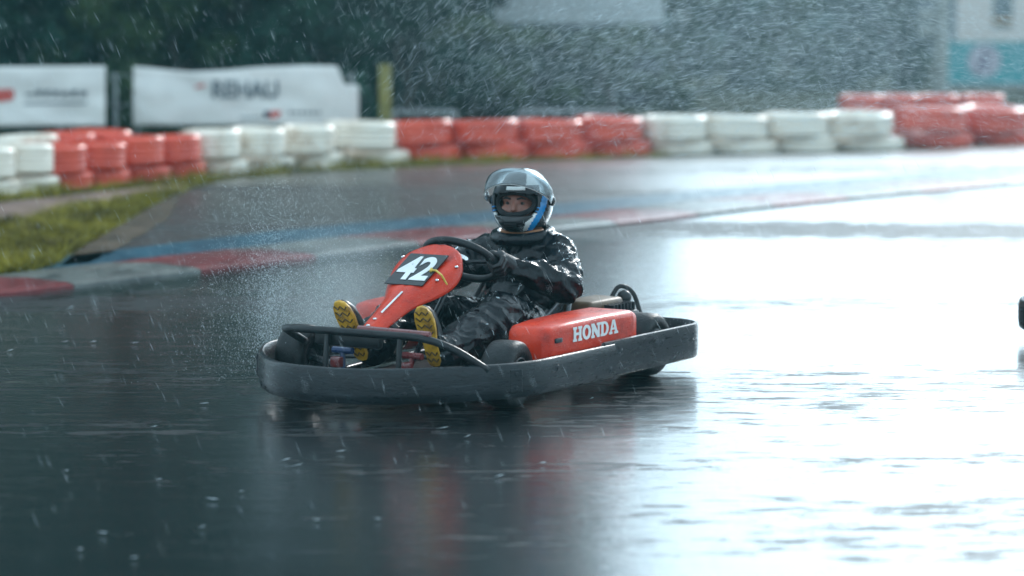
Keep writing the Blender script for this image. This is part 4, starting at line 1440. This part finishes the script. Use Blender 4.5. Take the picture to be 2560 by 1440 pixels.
def make_helmet(p, Mh):
    NT, NP = 144, 72
    p0, p1 = R(-56), R(90)
    vs, fs, ms = [], [], []
    for j in range(NP + 1):
        ph = p0 + (p1 - p0) * j / NP
        for i in range(NT):
            th = -math.pi + 2 * math.pi * i / NT
            vs.append(Mh @ shell_point(th, ph))
    for j in range(NP):
        for i in range(NT):
            th = -math.pi + 2 * math.pi * (i + .5) / NT
            ph = p0 + (p1 - p0) * (j + .5) / NP
            dt, dp = math.degrees(th), math.degrees(ph)
            lim = 56 - max(0, (-dp - 4)) * .55
            if abs(dt) < lim and -17 - 3 * math.cos(th) < dp < 21 - abs(dt) * .10: continue
            i2 = (i + 1) % NT
            fs.append((j * NT + i, j * NT + i2, (j + 1) * NT + i2, (j + 1) * NT + i)); ms.append(region(th, ph))
    me = bpy.data.meshes.new('helmet')
    me.from_pydata(vs, [], fs); me.polygons.foreach_set('material_index', ms)
    o = link_mesh('helmet', me, [M['helmet_black'], M['helmet_grey'], M['helmet_white'], M['helmet_blue']], p, True)
    bm = bmesh.new(); bm.from_mesh(me); bmesh.ops.remove_doubles(bm, verts=bm.verts, dist=1e-5)
    bmesh.ops.delete(bm, geom=[v for v in bm.verts if not v.link_faces], context='VERTS')
    bmesh.ops.recalc_face_normals(bm, faces=bm.faces); bm.to_mesh(me); bm.free()
    so = o.modifiers.new('s', 'SOLIDIFY'); so.thickness = .016; so.offset = -1
    bake(o)
    o.data.polygons.foreach_set('use_smooth', [True] * len(o.data.polygons))
    # padding round the face
    pts = []
    for i in range(32):
        a = 2 * math.pi * i / 32
        pts.append(Mh @ (shell_point(R(53) * math.cos(a), R(1) + R(23) * math.sin(a), -.026)))
    MB().tube(pts, .011, 8, closed=True).build('padding', M['liner'], o, smooth=True, fix=True)
    # raised visor
    rot = Matrix.Rotation(R(-41), 4, 'Y')
    vs, fs = [], []
    n1, n2 = 40, 14
    for j in range(n2 + 1):
        for i in range(n1 + 1):
            th = R(-84 + 168 * i / n1)
            taper = 1 - .55 * (abs(i / n1 * 2 - 1)) ** 2.5
            ph = R((-20 + 29 * j / n2) * taper)
            q = Vector((.192 * math.cos(ph) * math.cos(th), (.160 - .022 * abs(i / n1 * 2 - 1) ** 4) * math.cos(ph) * math.sin(th), .150 * math.sin(ph)))
            vs.append(Mh @ (rot @ q + Vector((.002, 0, .012))))
    for j in range(n2):
        for i in range(n1):
            a = j * (n1 + 1) + i
            fs.append((a, a + 1, a + n1 + 2, a + n1 + 1))
    v_ = MB().add(vs, fs).build('visor', M['visor'], o, smooth=True)
    so = v_.modifiers.new('s', 'SOLIDIFY'); so.thickness = .0025; so.offset = 1
    bake(v_)
    edge_ = [vs[i] for i in range(n1 + 1)]
    MB().tube(edge_, .0022, 6).build('visor_edge', M['helmet_white'], o, smooth=True)
    for sg in (-1, 1):
        c = Mh @ Vector((.0, sg * .130, .014))
        MB().ball(c, (.020, .012, .020), 16, 10).build('visor_pivot', M['helmet_black'], o, smooth=True)
    # white brow sticker
    def patch(name, t0, t1, q0, q1, mat, grow=.0025, n=10):
        vv, ff = [], []
        for j in range(3):
            for i in range(n + 1):
                vv.append(Mh @ shell_point(R(t0 + (t1 - t0) * i / n), R(q0 + (q1 - q0) * j / 2), grow))
        for j in range(2):
            for i in range(n):
                a = j * (n + 1) + i; ff.append((a, a + 1, a + n + 2, a + n + 1))
        x = MB().add(vv, ff).build(name, mat, o, smooth=True)
        s2 = x.modifiers.new('s', 'SOLIDIFY'); s2.thickness = .002; s2.offset = -1
        bake(x)
    patch('brow_sticker', -12, 28, 24.0, 30.5, M['helmet_white'])
    patch('chin_vent', -14, 14, -40, -32, M['liner'])
    # short spoiler at the back
    MB().tube(smoothpath([Mh @ shell_point(R(-150), R(42), .004), Mh @ shell_point(R(180), R(46), .022), Mh @ shell_point(R(150), R(42), .004)], 6), .010, 8).build('spoiler', M['helmet_white'], o, smooth=True)
    return o

driver = make_driver()

# ------------------------------------------------------------------ rain, spray and air
def at_np(u, y, v):
    xc, yc = (u - 1280) / F_PX, -(v - 720) / F_PX
    dy = math.cos(PITCH) + yc * math.sin(PITCH)
    dz = yc * math.cos(PITCH) - math.sin(PITCH)
    t = y / dy
    return np.stack([xc * t, y, CAM_H + dz * t], 1)

def stuff(name, V, F, label, cat):
    o = link_mesh(name, soup(name, V, F, None), M['drop'])
    return tag(o, label, cat, kind='stuff')

# falling rain through the whole view
n = 9000
y = 7.0 + 18 * rng.uniform(0, 1, n) ** .8
half = y * .215
P = np.stack([rng.uniform(-1, 1, n) * half, y, rng.uniform(0, 2.3, n)], 1)
D = np.stack([.42 + rng.normal(0, .09, n), rng.normal(0, .1, n), -np.ones(n)], 1)
V, F = drops(P, D, rng.uniform(.010, .034, n), .00018 + .0003 * rng.uniform(0, 1, n) ** 2)
stuff('rain', V, F, 'slanting rain drops falling across the whole track', 'rain')

# spray flung up behind the kart, carried to the right
n = 95000
u = 820 + 1950 * rng.uniform(0, 1, n) ** .85
v = rng.uniform(-220, 400, n)
keep = rng.uniform(0, 1, n) < np.clip((u - 800 - (v - 60) * .3) / 700, .02, 1) * np.clip((430 - v) / 260, 0, 1) * np.interp(u, [2200, 2400], [1, .45])
u, v = u[keep], v[keep]
n = len(u)
P = at_np(u, rng.uniform(11.0, 21.0, n), v)
ang = np.radians(np.interp(u, [850, 1200, 1600, 2000, 2500], [52, 36, 20, 6, -12]) + rng.normal(0, 15, n))
D = np.stack([np.cos(ang), rng.normal(0, .25, n), np.sin(ang)], 1)
V, F = drops(P, D, rng.uniform(.006, .034, n), .0002 + .0005 * rng.uniform(0, 1, n) ** 3)
stuff('spray', V, F, 'dense spray of fine water drops filling the upper right air', 'spray')

# drops bursting on the asphalt
n = 120
q = np.stack([rng.uniform(-150, 2700, n), 640 + 860 * rng.uniform(0, 1, n)], 1)
P = np.array([ground(a_, b_, .010)[:] for a_, b_ in q])
D = np.stack([np.ones(n), rng.normal(0, .3, n), rng.normal(.12, .12, n)], 1)
V, F = drops(P, D, rng.uniform(.008, .026, n), rng.uniform(.0007, .0015, n))
stuff('rain_burst', V, F, 'small white bursts of rain hitting the dark wet asphalt', 'splash')

def klocal(p):
    c, s_ = math.cos(KART_RZ), math.sin(KART_RZ)
    p = np.asarray(p, float)
    return np.stack([KART_LOC[0] + p[:, 0] * c - p[:, 1] * s_, KART_LOC[1] + p[:, 0] * s_ + p[:, 1] * c, p[:, 2]], 1)

def splash(name, origin, vel, spread, tmax, n, size, label, drag=1.0):
    t = tmax * rng.uniform(0, 1, n) ** .7
    v0 = np.array(vel) + rng.normal(0, 1, (n, 3)) * np.array(spread)
    p = np.array(origin) + rng.normal(0, .025, (n, 3)) + v0 * t[:, None] * drag + np.stack([0 * t, 0 * t, -4.9 * t * t], 1)
    d = v0 + np.stack([0 * t, 0 * t, -9.8 * t], 1)
    ok = p[:, 2] > .01
    p, d = p[ok], d[ok]
    pw = klocal(p)
    dw = klocal(d) - klocal(np.zeros((1, 3)))
    m_ = len(pw)
    rr_ = size * rng.uniform(.5, 1.5, m_)
    V, F = drops(pw, dw, rr_ * rng.uniform(1.2, 3.5, m_), rr_)
    return stuff(name, V, F, label, 'splash')
splash('splash', (.40, -.66, .04), (-.45, -.25, 3.0), (.45, .26, .85), .68, 22000, .0006, 'fountain of fine drops thrown up beside the right front wheel')
splash('splash', (.10, -.62, .04), (-1.3, -.3, 2.7), (.8, .5, .8), .62, 14000, .0006, 'sheet of fine drops rising behind the number plate')
splash('splash', (-.85, .45, .04), (-1.9, .5, 1.2), (1.0, .6, .5), .40, 9000, .0006, 'low fan of drops trailing off the rear wheels')

def mist(name, loc, scale, peak, label, nscale=1.6, rot=0.0, power=1.4):
    m, n_, l, b = new_mat(name + '_air')
    n_.remove(b)
    out = n_['Material Output']
    vol = n_.new('ShaderNodeVolumePrincipled')
    vol.inputs['Color'].default_value = (.86, .95, .98, 1)
    vol.inputs['Anisotropy'].default_value = .1
    tc = n_.new('ShaderNodeTexCoord')
    ln = n_.new('ShaderNodeVectorMath'); ln.operation = 'LENGTH'
    l.new(tc.outputs['Object'], ln.inputs[0])
    inv = n_.new('ShaderNodeMath'); inv.operation = 'SUBTRACT'; inv.inputs[0].default_value = 1.0; inv.use_clamp = True
    l.new(ln.outputs['Value'], inv.inputs[1])
    pw = n_.new('ShaderNodeMath'); pw.operation = 'POWER'; pw.inputs[1].default_value = power
    l.new(inv.outputs[0], pw.inputs[0])
    tn = n_.new('ShaderNodeTexNoise'); tn.inputs['Scale'].default_value = nscale; tn.inputs['Detail'].default_value = 3
    l.new(tc.outputs['Object'], tn.inputs[0])
    mr = n_.new('ShaderNodeMapRange'); mr.inputs[1].default_value = .32; mr.inputs[2].default_value = .7; mr.inputs[3].default_value = .35; mr.inputs[4].default_value = 1.5
    l.new(tn.outputs[0], mr.inputs[0])
    mu = n_.new('ShaderNodeMath'); mu.operation = 'MULTIPLY'
    l.new(pw.outputs[0], mu.inputs[0]); l.new(mr.outputs[0], mu.inputs[1])
    m2 = n_.new('ShaderNodeMath'); m2.operation = 'MULTIPLY'; m2.inputs[1].default_value = peak
    l.new(mu.outputs[0], m2.inputs[0]); l.new(m2.outputs[0], vol.inputs['Density'])
    l.new(vol.outputs[0], out.inputs['Volume'])
    o = MB().ball((0, 0, 0), 1.0, 24, 14).build(name, m)
    o.location = loc; o.scale = scale; o.rotation_euler = (0, 0, rot)
    return tag(o, label, 'mist', kind='stuff')
w0 = klocal([[-.05, -.62, .28]])[0]
mist('mist', w0, (.45, .45, .42), 1.0, 'pale burst of mist behind the right shoe and red panel')
w1 = klocal([[-1.25, .15, .22]])[0]
mist('mist', w1, (1.3, .9, .42), .35, 'low pale mist trailing behind the rear wheels')
mist('mist', (2.6, 17.0, 1.35), (4.6, 3.2, 1.25), .035, 'broad veil of spray in the air over the right tyres', 2.2)

m, n_, l, b = new_mat('rainy_air')
n_.remove(b)
vol = n_.new('ShaderNodeVolumePrincipled')
vol.inputs['Color'].default_value = (.42, .92, 1.0, 1)
vol.inputs['Density'].default_value = .0011
l.new(vol.outputs[0], n_['Material Output'].inputs['Volume'])
o = MB().box((0, 70, 10.4), (260, 280, 23)).build('haze', m)
tag(o, 'thin cool rainy haze over the whole track', 'haze', kind='stuff')
